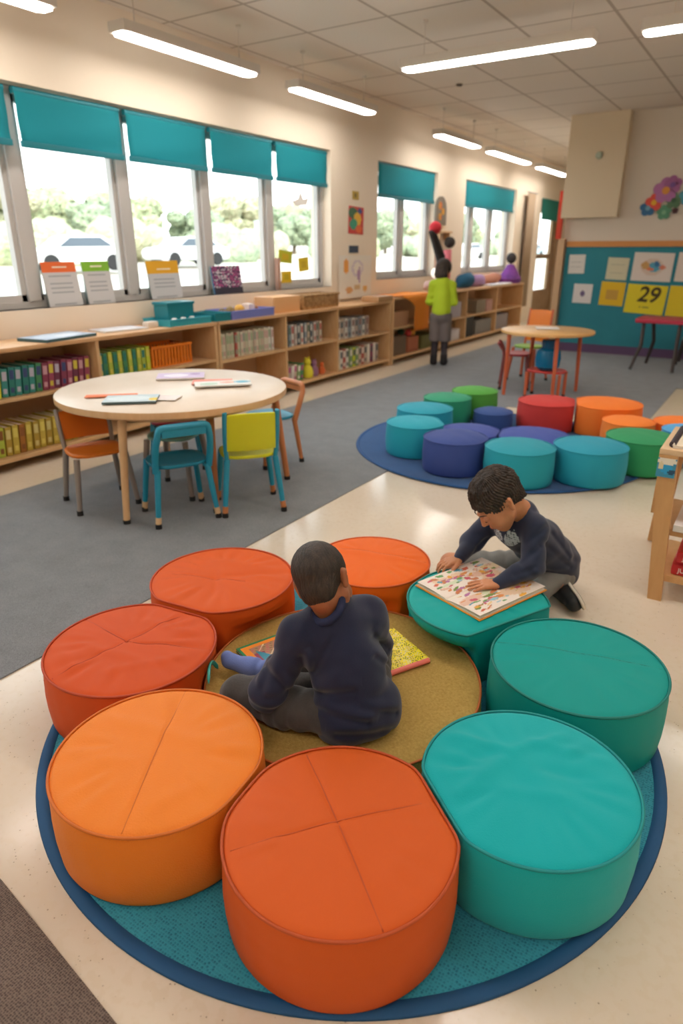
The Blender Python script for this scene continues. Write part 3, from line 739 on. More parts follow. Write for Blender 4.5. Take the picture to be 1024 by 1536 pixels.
ORD_ = ['first', 'second', 'third', 'fourth', 'fifth', 'sixth', 'seventh', 'eighth', 'ninth', 'tenth', 'eleventh', 'twelfth', 'thirteenth', 'fourteenth', 'fifteenth', 'sixteenth', 'seventeenth', 'eighteenth', 'nineteenth', 'twentieth', 'twenty-first', 'twenty-second', 'twenty-third', 'twenty-fourth']
PGM = mat('book_pages', '#e9e0cf', .8)
def book_bm(D, T, H, seed=0):
    """spine faces +X at x=0; thickness along Y"""
    b = bmesh.new(); c = .0025
    bx(b, -D, 0, 0, c, 0, H); bx(b, -D, 0, T-c, T, 0, H); bx(b, -.004, .002, 0, T, 0, H)
    bx(b, -D+.006, -.004, c, T-c, .004, H-.004, mi=1)
    # spine print: bands
    bx(b, .002, .0028, T*.12, T*.88, H*.58, H*.9, mi=2); bx(b, .002, .0028, T*.2, T*.8, H*.12, H*.3, mi=2)
    return b
def cmat(c): return mat('cover_'+c[1:], c, .5)
def book_row(y0, y1, z, H, cols, bands, desc, row, lean=0, T=None, D=.25, x=-4.545, zt=None, grp=None, jit=.012):
    n = len(cols); T = T or (y1-y0)/n*.9; step = (y1-y0)/n; proto = {}
    for i, c in enumerate(cols):
        key = (c, i % 2)
        if key not in proto:
            o = obj('book', book_bm(D, T, H*(1-.03*(i % 2))), [cmat(c), PGM, cmat(bands[i % len(bands)])]); proto[key] = o.data
        else:
            o = bpy.data.objects.new('book', proto[key]); COL.objects.link(o)
        o.location = (x-random.random()*jit, y0+i*step+(math.sin(lean)*H*.0), z+.0005+T*math.sin(abs(lean))*(1 if lean < 0 else 0)); o.rotation_euler = (lean, 0, 0)
        ds = desc(c) if callable(desc) else desc
        tag(o, '%s, %s from the left %s' % (ds, ORD_[i], row), 'book', grp or 'books '+row)
nm = {'#c8d63a': 'lime topped book', '#3c8f86': 'teal book', '#2f7f74': 'teal green book', '#8c3f56': 'maroon book', '#9c4a63': 'plum pink book', '#73364e': 'dark plum book', '#4a8f5e': 'green book', '#b8c84a': 'yellow green book', '#c9b24a': 'mustard yellow book', '#b79a3c': 'ochre book', '#a8702f': 'brown yellow book', '#d8d2bc': 'cream book', '#c9c4a8': 'pale beige book', '#cdb9a4': 'pale tan book', '#b9a79c': 'dusty tan book', '#d9d4cc': 'white book', '#8f9aa3': 'grey blue book', '#4f5a5f': 'dark grey book', '#b5564a': 'brick red book', '#7fa06a': 'leaf green book', '#e6e0d6': 'white book', '#3d4b7a': 'navy book', '#b04f80': 'magenta book'}
D_ = lambda c: nm.get(c, 'book')
book_row(2.36, 3.38, .521, .205, ['#c8d63a']*5+['#3c8f86', '#2f7f74', '#3c8f86', '#2f7f74', '#3c8f86', '#4a8f5e']+['#8c3f56', '#9c4a63', '#73364e', '#8c3f56', '#9c4a63', '#73364e', '#8c3f56', '#9c4a63'], ['#d9c94a', '#bfb8c8', '#3d4b7a', '#d0a0a8'], D_, 'of the upper left shelf row', lean=-.10, T=.045)
book_row(2.30, 3.36, .101, .215, ['#7fa06a']+['#c9b24a', '#b79a3c', '#c9b24a', '#b8c84a', '#b79a3c', '#c9b24a', '#a8702f', '#c9b24a', '#b79a3c']*2, ['#e2d36a', '#8a5a2f', '#d9cf8a'], D_, 'of the lower left yellow row', lean=-.08, T=.045)
book_row(3.47, 4.02, .531, .20, ['#3c8f86', '#4a8f5e', '#b8c84a', '#4a8f5e', '#b8c84a', '#4a8f5e', '#b8c84a', '#4a8f5e', '#b8c84a', '#b8c84a', '#c8d63a'], ['#d9cf5a', '#2f7f74'], D_, 'of the row beside the orange basket', T=.04)
book_row(4.90, 5.74, .501, .245, ['#c9c4a8', '#d8d2bc', '#c9c4a8', '#cdb9a4', '#c9c4a8', '#b5564a', '#c9c4a8', '#d8d2bc', '#cdb9a4', '#c9c4a8', '#d8d2bc', '#c9c4a8', '#cdb9a4', '#d8d2bc', '#c9c4a8', '#cdb9a4', '#d8d2bc', '#d8d2bc', '#e6e0d6', '#e6e0d6'], ['#9fb08a', '#c9a39a', '#8f9a8a'], D_, 'of the long pale row', T=.038)
book_row(5.94, 6.66, .501, .235, ['#4f5a5f', '#8f9aa3', '#d9d4cc', '#b9a79c', '#4f5a5f', '#d9d4cc', '#8f9aa3', '#cdb9a4', '#4f5a5f', '#d9d4cc', '#b9a79c', '#d8d2bc'], ['#d9d4cc', '#5b6f5a', '#b5564a'], D_, 'on the upper shelf of the middle bay', T=.045)
book_row(5.96, 6.26, .101, .19, ['#b9a79c', '#d9d4cc', '#cdb9a4', '#7fa06a', '#4a8f5e'], ['#b04f80', '#e6e0d6'], D_, 'on the lower shelf of the middle bay', T=.052, lean=-.12)
book_row(6.98, 7.76, .471, .24, ['#e6e0d6', '#cdb9a4', '#d9d4cc', '#8f9aa3', '#d9d4cc', '#b9a79c', '#8f9aa3', '#d9d4cc', '#b9a79c'], ['#8f6f6a', '#5f6a70'], D_, 'on the upper shelf of the third bay', T=.07)
book_row(6.98, 8.02, .101, .245, ['#c9c4a8', '#e6e0d6', '#b5564a', '#e6e0d6', '#7fa06a', '#c8d63a', '#7fa06a', '#cdb9a4', '#b5564a', '#cdb9a4', '#e6e0d6', '#9c4a63', '#e6e0d6', '#b9a79c'], ['#e6e0d6', '#4f5a5f'], D_, 'on the lower shelf of the third bay', T=.06)
for i, (y, z, c, r, lb) in enumerate([(6.42, .101, '#e3d73c', .085, 'bright yellow soft toy standing on the lower shelf of the middle bay'), (6.55, .101, '#9a6f8c', .07, 'mauve soft toy beside the yellow one on the lower shelf'), (6.72, .101, '#e0703a', .05, 'small orange soft toy at the right end of the lower middle bay')]):
    t = thing('soft_toy', lb, 'toy', (-4.60, y, z), 0, None); b = bmesh.new(); lathe(b, [(0, 0), (r*.7, 0), (r*.85, r*.5), (r*.7, r*1.3), (r*.35, r*1.7), (0, r*1.72)], 20); obj('toy_body', b, mat('toy_'+c[1:], c, .9), t, True)
    b = bmesh.new(); bmesh.ops.create_icosphere(b, subdivisions=2, radius=r*.55, matrix=Matrix.Translation((0, 0, r*2.1))); obj('toy_head', b, mat('toy_'+c[1:], c, .9), t, 'all')
    for s in (-1, 1): b = bmesh.new(); bmesh.ops.create_icosphere(b, subdivisions=2, radius=r*.2, matrix=Matrix.Translation((0, s*r*.4, r*2.6))); obj('ear', b, mat('toy_'+c[1:], c, .9), t, 'all')
# orange basket
ORB = mat('orange_plastic', '#ee8420', .45)
t = thing('storage_basket', 'orange slatted plastic basket on the upper shelf behind the round table', 'basket', (-4.72, 4.30, .531))
b = bmesh.new(); bx(b, -.14, .14, -.24, .24, 0, .012)
for s in (-1, 1):
    for k in range(13): q = -.23+.46*k/12; bx(b, s*.135-.004, s*.135+.004, q-.011, q+.011, .01, .16)
    for k in range(8): q = -.13+.26*k/7; bx(b, q-.011, q+.011, s*.235-.004, s*.235+.004, .01, .16)
obj('slatted_body', b, ORB, t)
b = bmesh.new(); tube(b, [(.14, .24, .17), (.14, -.24, .17), (-.14, -.24, .17), (-.14, .24, .17)], .012, 8, closed=True); obj('rim', b, ORB, t, smooth=True)
# lower clutter behind table
b = bmesh.new(); bx(b, -4.85, -4.56, 3.75, 4.25, .101, .36, .04); tag(obj('storage_bag', b, mat('khaki_cloth', '#8f8a5c', .9, col2='#a39a6c'), None, True), 'khaki cloth storage bag on the lower shelf behind the round table', 'bag')
b = bmesh.new(); bx(b, -4.85, -4.55, 4.35, 4.70, .101, .30, .05); tag(obj('storage_bag', b, mat('beige_cloth', '#c9b79c', .9), None, True), 'beige cloth bag on the lower shelf right of the khaki one', 'bag')

# ------------------------------------------------------------------ things on the counter
ZT = .8705
def cpic(name, cx, cy, z, W, H, fn, label, cat, rz=0, th=.012, n=(20, 20), edge='#d9d4cc', group=None, warp=None, tilt=None):
    o = pic(name, W, H, n[0], n[1], fn, None, th, edge, warp=warp)
    M = Matrix.Translation((cx, cy, z)) @ Matrix.Rotation(rz, 4, 'Z')
    if tilt: M = M @ Matrix.Rotation(tilt, 4, 'X')
    o.matrix_world = M; return tag(o, label, cat, group)
cpic('folder', -4.66, 3.22, ZT, .30, .50, blobs('#a9b8c9', [(.5, .5, .4, .42, '#c3d0dd'), (.6, .6, .2, .2, '#d9e2ea')]), 'pale blue folder lying on the counter at the left', 'folder', .15, .022, edge='#3f5f66')
cpic('folder', -4.72, 3.85, ZT, .26, .42, blobs('#c9c9cf', [(.5, .5, .4, .4, '#dddde0')]), 'grey white folder on the counter behind the blue one', 'folder', -.1, .014)
b = bmesh.new(); bx(b, -.04, .04, -.06, .06, 0, .05, .015); tag(obj('paper_bundle', b, mat('off_white', '#ddd0c2', .8), None, True, (-4.66, 4.15, ZT)), 'small crumpled off white bundle next to the grey white folder', 'bundle')
TT = mat('light_teal_plastic', '#2f9fb0', .4); TD = mat('dark_teal_plastic', '#167d88', .4); LAV = mat('lavender_plastic', '#7b83c9', .45)
def tray(name, label, cx, cy, W, L, H, m, rz=0, z=ZT):
    t = thing(name, label, 'tray', (cx, cy, z), rz)
    b = bmesh.new(); th = .008
    bx(b, -W/2, W/2, -L/2, L/2, 0, th); bx(b, -W/2, -W/2+th, -L/2, L/2, th, H); bx(b, W/2-th, W/2, -L/2, L/2, th, H); bx(b, -W/2+th, W/2-th, -L/2, -L/2+th, th, H); bx(b, -W/2+th, W/2-th, L/2-th, L/2, th, H)
    obj('tray_body', b, m, t)
    b = bmesh.new(); tube(b, [(W/2, L/2, H), (W/2, -L/2, H), (-W/2, -L/2, H), (-W/2, L/2, H)], .008, 6, closed=True); obj('rim', b, m, t, smooth=True)
    return t
tray('shallow_tray', 'light teal shallow tray on the counter, under the dark teal box', -4.68, 4.50, .34, .52, .055, TT)
t = thing('storage_box', 'dark teal box standing in the light teal tray', 'box', (-4.74, 4.52, ZT+.009)); b = bmesh.new(); prism(b, [(-.09, -.16), (.09, -.16), (.09, .16), (-.09, .16)], 0, .16); obj('box_body', b, TD, t); box('lid', -.1, .1, -.17, .17, .16, .185, TD, t, .006)
for i, yy in enumerate((4.36, 4.47, 4.58)):
    b = bmesh.new(); lathe(b, [(0, 0), (.03, 0), (.033, .03), (.02, .055), (0, .06)], 14); tag(obj('white_cup', b, WHITE, None, True, (-4.58, yy, ZT+.009)), ['left', 'middle', 'right'][i]+' white cup of the three in the light teal tray', 'cup', 'white cups in the teal tray')
tray('shallow_tray', 'long lavender tray full of small things on the counter', -4.66, 5.36, .34, .66, .075, LAV)
tray('shallow_tray', 'narrow dark teal tray left of the lavender tray', -4.66, 4.90, .34, .22, .07, TD)
for i, (yy, c, s, lb) in enumerate([(5.10, '#6b5a3a', .045, 'brown wooden ball'), (5.22, '#8a6f3c', .05, 'dark ochre ball'), (5.36, '#d9a23c', .055, 'golden yellow ball'), (5.50, '#e0cdbf', .05, 'pale pink block'), (5.60, '#8f5a3c', .045, 'reddish brown ball')]):
    b = bmesh.new()
    if 'block' in lb: bx(b, -s, s, -s, s, 0, s*2.2, .01)
    else: bmesh.ops.create_icosphere(b, subdivisions=3, radius=s, matrix=Matrix.Translation((0, 0, s)))
    tag(obj('toy_block' if 'block' in lb else 'toy_ball', b, mat('toy_'+c[1:], c, .6), None, True, (-4.68, yy, ZT+.009)), lb+' in the lavender tray', 'toy', 'small toys in the lavender tray')
b = bmesh.new(); bx(b, -.13, .13, -.24, .24, 0, .165, .004); tag(obj('wooden_box', b, mat('peach_wood', '#e2ad78', .5), None, True, (-4.70, 6.02, ZT)), 'plain pale wooden box on the counter before the wicker basket', 'box')
WK = mat('wicker', '#a97a48', .8, col2='#d0a46c', nscale=26, namt=2, bump='weave', bscale=30, bstr=1, bdist=.01)
t = thing('wicker_basket', 'low brown wicker basket on the counter beside the pier', 'basket', (-4.70, 6.68, ZT)); b = bmesh.new(); bx(b, -.14, .14, -.37, .37, 0, .15, .03); obj('basket_body', b, WK, t, True)
b = bmesh.new(); tube(b, [(.14, .36, .15), (.14, -.36, .15), (-.14, -.36, .15), (-.14, .36, .15)], .014, 8, closed=True); obj('woven_rim', b, WK, t, smooth=True)
# papers on the window ledge leaning on the glass
def sillpic(y0, y1, H, fn, label, name='display_folder', W=None, x=-5.0, z=1.071, tilt=.14, edge='#8f9a94', depth=0, cat='folder'):
    t = thing(name, label, cat, (x, (y0+y1)/2, z), 0, None)
    M = Matrix.Rotation(-tilt, 4, 'Y') @ Matrix.Translation((0, 0, H/2)) @ WALLX
    pic('front_sheet', y1-y0, H, 26, 30, fn, t, .008, edge, M=M)
    b = bmesh.new(); bx(b, -.10, -.092, -(y1-y0)*.4, (y1-y0)*.4, 0, H*.7); bmesh.ops.transform(b, matrix=Matrix.Rotation(tilt*.6, 4, 'Y'), verts=b.verts[:]) if 0 else None
    bmesh.ops.translate(b, verts=b.verts[:], vec=(.03, 0, 0)); obj('back_support', b, mat('folder_board', '#7f8a86', .7), t)
    return t
def hdr(top, body='#c6c4c4', line='#9a9ca0', f=.77):
    def g(u, v):
        if v > f: return top if not (.3 < u < .75 and f+.09 < v < f+.13) else '#f0e0c8'
        if abs(math.sin(v*34)) > .93 and .15 < u < .8: return line
        return body
    return g
sillpic(3.42, 3.74, .345, hdr('#e4682c'), 'grey paper folder with an orange top leaning on the window glass')
sillpic(3.80, 4.08, .345, hdr('#7fb52c'), 'grey paper folder with a green top leaning on the window glass')
sillpic(4.50, 4.90, .34, hdr('#e2a51c', f=.68), 'grey paper folder with a yellow top leaning on the window glass')
def dark(u, v):
    q = math.sin(u*31+3*math.sin(v*17))*math.sin(v*29+2*math.sin(u*23))
    if u < .05: return '#2f6f9c'
    if v < .22: return '#2c2a3a'
    return '#e3dde0' if q > .55 else '#b84f86' if q < -.45 else '#4a2f56' if q < 0 else '#332c46'
sillpic(5.34, 5.80, .28, dark, 'dark picture box with purple and pink faces leaning on the window', 'picture_box', cat='box')
for i, (y0, y1, z0, z1, c, lb) in enumerate([(6.56, 6.82, 1.36, 1.50, '#b5b82a', 'olive yellow sticky note, upper left on the last pane'), (6.60, 6.80, 1.14, 1.27, '#e3bd24', 'golden sticky note, lowest on the last pane'), (6.95, 7.16, 1.26, 1.42, '#dcc22a', 'yellow sticky note at the right of the last pane')]):
    o = pic('sticky_note', y1-y0, z1-z0, 8, 8, blobs(c, [(.5, .5, .3, .25, '#c9ad20')]), None, .003, c); o.matrix_world = Matrix.Translation((-5.085, (y0+y1)/2, (z0+z1)/2)) @ WALLX @ Matrix.Rotation(.08*(i-1), 4, 'Z'); tag(o, lb, 'note', 'sticky notes on the last pane of the long window')
b = bmesh.new(); bx(b, -5.03, -4.98, 6.41, 6.46, 1.071, 1.42, .006); tag(obj('wooden_ruler', b, mat('brown_pink', '#b08a78', .6), None, True), 'thin brown stick standing on the ledge before the last pane', 'stick')
t = thing('hanging_ornament', 'small white ornament hanging in front of the last pane', 'ornament', (-5.02, 6.93, 2.03))
b = bmesh.new(); prism(b, [(-.16, 0), (-.05, .03), (0, .11), (.05, .03), (.16, .05), (.12, -.03), (-.1, -.05)], -.006, .006); bmesh.ops.transform(b, matrix=WALLX, verts=b.verts[:]); obj('bird_cutout', b, WHITE, t)
b = bmesh.new(); tube(b, [(0, 0, .1), (0, 0, .2)], .002, 5); obj('string', b, WHITE, t)

# beyond the pier
OC2 = mat('orange_cloth', '#ee8a1e', .85)
t = thing('orange_cloth', 'bright orange cloth spread on the counter and hanging over its front edge', 'cloth', (-4.47, 8.98, .905))
b = bmesh.new(); n = 18; m = 16; g = []
for j in range(m+1):
    row = []
    for i in range(n+1):
        u = i/n; v = j/m; yy = -.58+.95*u if v < .4 else -.10+.47*u if v > .6 else (-.58+.95*u)*(1-(v-.4)*5)+(-.10+.47*u)*((v-.4)*5)
        if v < .45: row.append((-.43+.43*v/.45+.02, yy, .012+.004*math.sin(8*u)))
        else: row.append((.022+.012*math.sin(9*u+v*3)*(v-.45), yy, .008-.50*(v-.45)/.55))
    g.append([b.verts.new(p) for p in row])
for j in range(m):
    for i in range(n): b.faces.new((g[j][i], g[j+1][i], g[j+1][i+1], g[j][i+1]))
o = obj('cloth_sheet', b, OC2, t, smooth='all'); o.modifiers.new('s', 'SOLIDIFY').thickness = .004
b = bmesh.new(); bx(b, -.13, .13, -.2, .2, 0, .07, .02); tag(obj('wooden_tray', b, mat('tan_wood', '#b98d62', .6), None, True, (-4.58, 8.02, ZT)), 'tan wooden tray on the counter just past the pier', 'tray')
def blob(name, label, cat, loc, pts, m, group=None):
    b = bmesh.new(); tube(b, pts[0], pts[1], 14); o = obj(name, b, m, None, 'all', loc); return tag(o, label, cat, group)
Z9 = .9005
blob('soft_toy', 'pale pink soft bundle on the counter left of the standing child', 'toy', (-4.62, 9.72, Z9), ([(0, -.2, .06), (0, -.1, .1), (0, .05, .09), (0, .16, .05)], [.02, .07, .085, .02]), mat('soft_pink', '#cfa8a0', .9))
blob('pillow', 'dark teal cushion on the counter right of the standing child', 'cushion', (-4.62, 11.12, Z9), ([(0, -.38, .04), (0, -.22, .12), (0, .05, .13), (0, .2, .05)], [.02, .11, .125, .03]), mat('soft_teal', '#1f5a7c', .9))
blob('folded_cloth', 'lavender folded cloth on the far counter', 'cloth', (-4.72, 11.78, Z9), ([(0, -.36, .03), (0, -.2, .1), (0, .2, .1), (0, .4, .03)], [.02, .1, .1, .02]), mat('soft_lavender', '#9d7fae', .9))
blob('rolled_blanket', 'long salmon brown rolled blanket on the far counter', 'blanket', (-4.78, 12.72, Z9), ([(0, -.48, .06), (0, -.3, .09), (0, .1, .11), (0, .36, .12)], [.03, .085, .095, .06]), mat('soft_salmon', '#b97f68', .9))
t = thing('doll', 'doll with purple clothes and black hair sitting at the end of the far counter', 'doll', (-4.66, 13.38, Z9))
b = bmesh.new(); lathe(b, [(0, 0), (.2, 0), (.22, .08), (.13, .24), (.07, .34), (0, .36)], 24); obj('doll_dress', b, mat('purple_cloth', '#8a3f9c', .8, col2='#4c2c6a', nscale=6), t, True)
b = bmesh.new(); bmesh.ops.create_icosphere(b, subdivisions=3, radius=.1, matrix=Matrix.Translation((0, 0, .46))); obj('doll_head', b, mat('black_hair_soft', '#2a2524', .8), t, 'all')
b = bmesh.new(); tube(b, [(.02, .12, .11), (.06, .28, .075), (.08, .36, .045)], [.07, .06, .04], 10); obj('doll_leg', b, mat('dark_cloth', '#2b2a38', .8), t, 'all')
cpic('paper_stack', -4.56, 12.45, Z9, .17, 1.1, lambda u, v: '#e6e2ec', 'stack of white paper on the front edge of the far counter', 'paper', 0, .03, (4, 8))
# stick toy reaching up at the wall: black arm with a red ball
t = thing('hand_puppet', 'tall black puppet with a red ball head leaning at the wall above the counter', 'puppet', (-4.72, 10.30, Z9))
b = bmesh.new(); tube(b, [(0, .0, 0), (0, .0, .3), (0, -.06, .5), (0, -.34, .80), (0, -.46, .86)], [.05, .05, .075, .06, .03], 12); obj('puppet_body', b, mat('black_felt', '#2b2726', .95), t, 'all')
b = bmesh.new(); bmesh.ops.create_icosphere(b, subdivisions=3, radius=.095, matrix=Matrix.Translation((0, -.30, .92))); obj('puppet_head', b, mat('red_felt', '#c92f3a', .9), t, 'all')
t = thing('hand_puppet', 'pink and dark puppet right of the tall black one', 'puppet', (-4.76, 10.62, Z9))
b = bmesh.new(); tube(b, [(0, 0, 0), (0, 0, .35), (0, -.06, .6)], [.045, .055, .075], 12); obj('puppet_body', b, mat('pink_felt', '#d8757f', .9), t, 'all')
b = bmesh.new(); bmesh.ops.create_icosphere(b, subdivisions=3, radius=.09, matrix=Matrix.Translation((0, .03, .72))); obj('puppet_head', b, mat('dark_felt', '#35302c', .9), t, 'all')
t = thing('table_lamp', 'white ball shaped table lamp on the counter behind the standing child', 'lamp', (-4.66, 10.0, Z9))
b = bmesh.new(); lathe(b, [(0, 0), (.09, 0), (.09, .02), (.02, .03), (.02, .21), (0, .21)], 20); obj('lamp_base', b, WHITE, t, True)
b = bmesh.new(); bmesh.ops.create_icosphere(b, subdivisions=3, radius=.085, matrix=Matrix.Translation((0, 0, .27))); obj('lamp_shade', b, mat('lit_shade', '#f4efe6', .6, emit='#fff2e0', estr=.8), t, 'all')
# contents of the farther shelves
for i, (y0, y1, z, h, c, lb) in enumerate([(8.4, 8.85, .501, .2, '#b98a6a', 'tan box on the upper shelf beyond the pier'), (8.4, 8.8, .101, .26, '#6f5a48', 'dark brown basket on the lower shelf beyond the pier'), (8.86, 9.2, .101, .22, '#b56a4a', 'rust coloured box on the lower shelf beyond the pier'), (9.3, 9.85, .101, .2, '#6a6a3c', 'olive basket on the lower shelf beyond the pier'),
        (10.1, 10.75, .471, .24, '#b9b4c0', 'grey lilac box on the upper shelf right of the standing child'), (10.1, 10.75, .101, .18, '#c9c6cc', 'pale grey box on the lower shelf right of the standing child'),
        (10.98, 11.35, .101, .6, '#26282c', 'tall black crate in the far shelf unit'), (11.45, 11.85, .471, .22, '#8f8270', 'taupe basket on the upper shelf of the far unit'), (11.9, 12.2, .471, .2, '#b98f86', 'dusty pink box on the upper shelf of the far unit'), (11.45, 12.2, .101, .24, '#7d7a78', 'grey basket on the lower shelf of the far unit'), (12.45, 13.1, .101, .27, '#8f8688', 'mauve grey box at the right end of the far lower shelf')]):
    if 'black crate' in lb:
        z = .101; h = .34
    b = bmesh.new(); bx(b, -4.86, -4.53, y0, y1, z, z+h, .01); nme = 'storage_basket' if 'basket' in lb else 'storage_crate' if 'crate' in lb else 'storage_box'
    tag(obj(nme, b, mat('store_'+c[1:], c, .7, bump='weave', bscale=30, bstr=.4, bdist=.004), None, True), lb, nme.split('_')[1], 'containers in the farther shelves')
for i, (yy, c) in enumerate([(8.95, '#c9413a'), (9.08, '#d9a03c'), (9.0, '#3c6a4a')]):
    b = bmesh.new(); bmesh.ops.create_icosphere(b, subdivisions=3, radius=.05, matrix=Matrix.Translation((0, 0, .05))); tag(obj('toy_ball', b, mat('toy_'+c[1:], c, .6), None, 'all', (-4.58-(.15 if i == 2 else 0)-.0, yy, .322)), ['red', 'golden', 'dark green'][i]+' ball on top of the rust coloured box', 'ball')

# ------------------------------------------------------------------ round table with chairs
def round_table(label, cx, cy, r, zt, th, topm, edgem, legs, legm, lr=(.026, .019), cap=True, name='round_table', apron=True):
    t = thing(name, label, 'table', (cx, cy, .0005))
    b = bmesh.new(); lathe(b, [(0, zt), (r-.004, zt), (r-.001, zt-.002)], 96); obj('table_top', b, topm, t, smooth=True)
    b = bmesh.new(); lathe(b, [(r-.001, zt-.002), (r, zt-.006), (r, zt-th+.004), (r-.004, zt-th), (0, zt-th)], 96); obj('top_edge', b, edgem, t, smooth=True)
    if apron:
        b = bmesh.new(); lathe(b, [(r*.80, zt-th), (r*.80, zt-th-.045), (r*.78, zt-th-.045), (r*.78, zt-th)], 64); obj('apron', b, edgem, t, smooth=True)
    for (bx_, by_, tx_, ty_), lm in zip(legs, legm):
        b = bmesh.new(); tube(b, [(tx_-cx, ty_-cy, zt-th), (bx_-cx, by_-cy, .02)], [lr[0], lr[1]], 16); lg = obj('leg', b, lm, t, smooth=True)
        if cap:
            b = bmesh.new(); lathe(b, [(0, .006), (lr[1]+.002, .006), (lr[1]+.002, .03), (0, .03)], 14, (bx_-cx, by_-cy, 0)); obj('rubber_foot', b, BLACK, lg, smooth=True)
    return t
BR = mat('brown_orange_wood', '#c98252', .45, col2='#b9713f', nscale=5)
round_table('large round pale table by the shelves, with papers on it and small chairs around', -3.2, 2.99, .72, .68, .042, LAM, WOODE,
            [(-3.0, 2.34, -3.03, 2.42), (-2.68, 2.76, -2.72, 2.80), (-2.70, 3.50, -2.76, 3.46), (-3.66, 3.3, -3.6, 3.25)], [WOODE, BR, BR, WOODE])
TZ = .6865
cpic('sheet', -3.30, 2.58, TZ, .30, .07, lambda u, v: '#e8773c', 'narrow orange strip of card on the round table', 'card', .75, .004, (6, 3), '#e8773c')
cpic('closed_notebook', -3.10, 2.56, TZ, .30, .20, blobs('#b9cbd2', [(.45, .5, .4, .36, '#cfdde2'), (.95, .3, .12, .2, '#e3c430')]), 'pale blue grey notebook with a yellow corner on the round table', 'notebook', .72, .012, edge='#4a5f63')
cpic('sheet', -2.98, 2.71, TZ, .16, .14, lambda u, v: '#e4d8d4', 'small off white paper right of the blue grey notebook', 'paper', .5, .003, (4, 4))
cpic('open_magazine', -3.42, 3.27, TZ, .32, .22, blobs('#c9b8d6', [(.4, .5, .25, .3, '#e2dcea'), (.8, .7, .12, .15, '#a88ab8')]), 'lavender and white magazine at the back of the round table', 'magazine', .75, .01)
cpic('sheet', -3.10, 3.24, TZ, .26, .16, blobs('#e8907c', [(.5, .25, .4, .12, '#eeb8a8')]), 'coral pink paper on the right of the round table', 'paper', .7, .005, edge='#e8907c')
cpic('open_magazine', -2.97, 3.20, TZ+.006, .36, .16, blobs('#e3e3df', [(.25, .4, .15, .25, '#b8d0c0'), (.6, .6, .15, .2, '#e8b09c'), (.85, .6, .14, .25, '#5fb0c8')]), 'white magazine with pastel pictures in front of the coral paper', 'magazine', .82, .008)

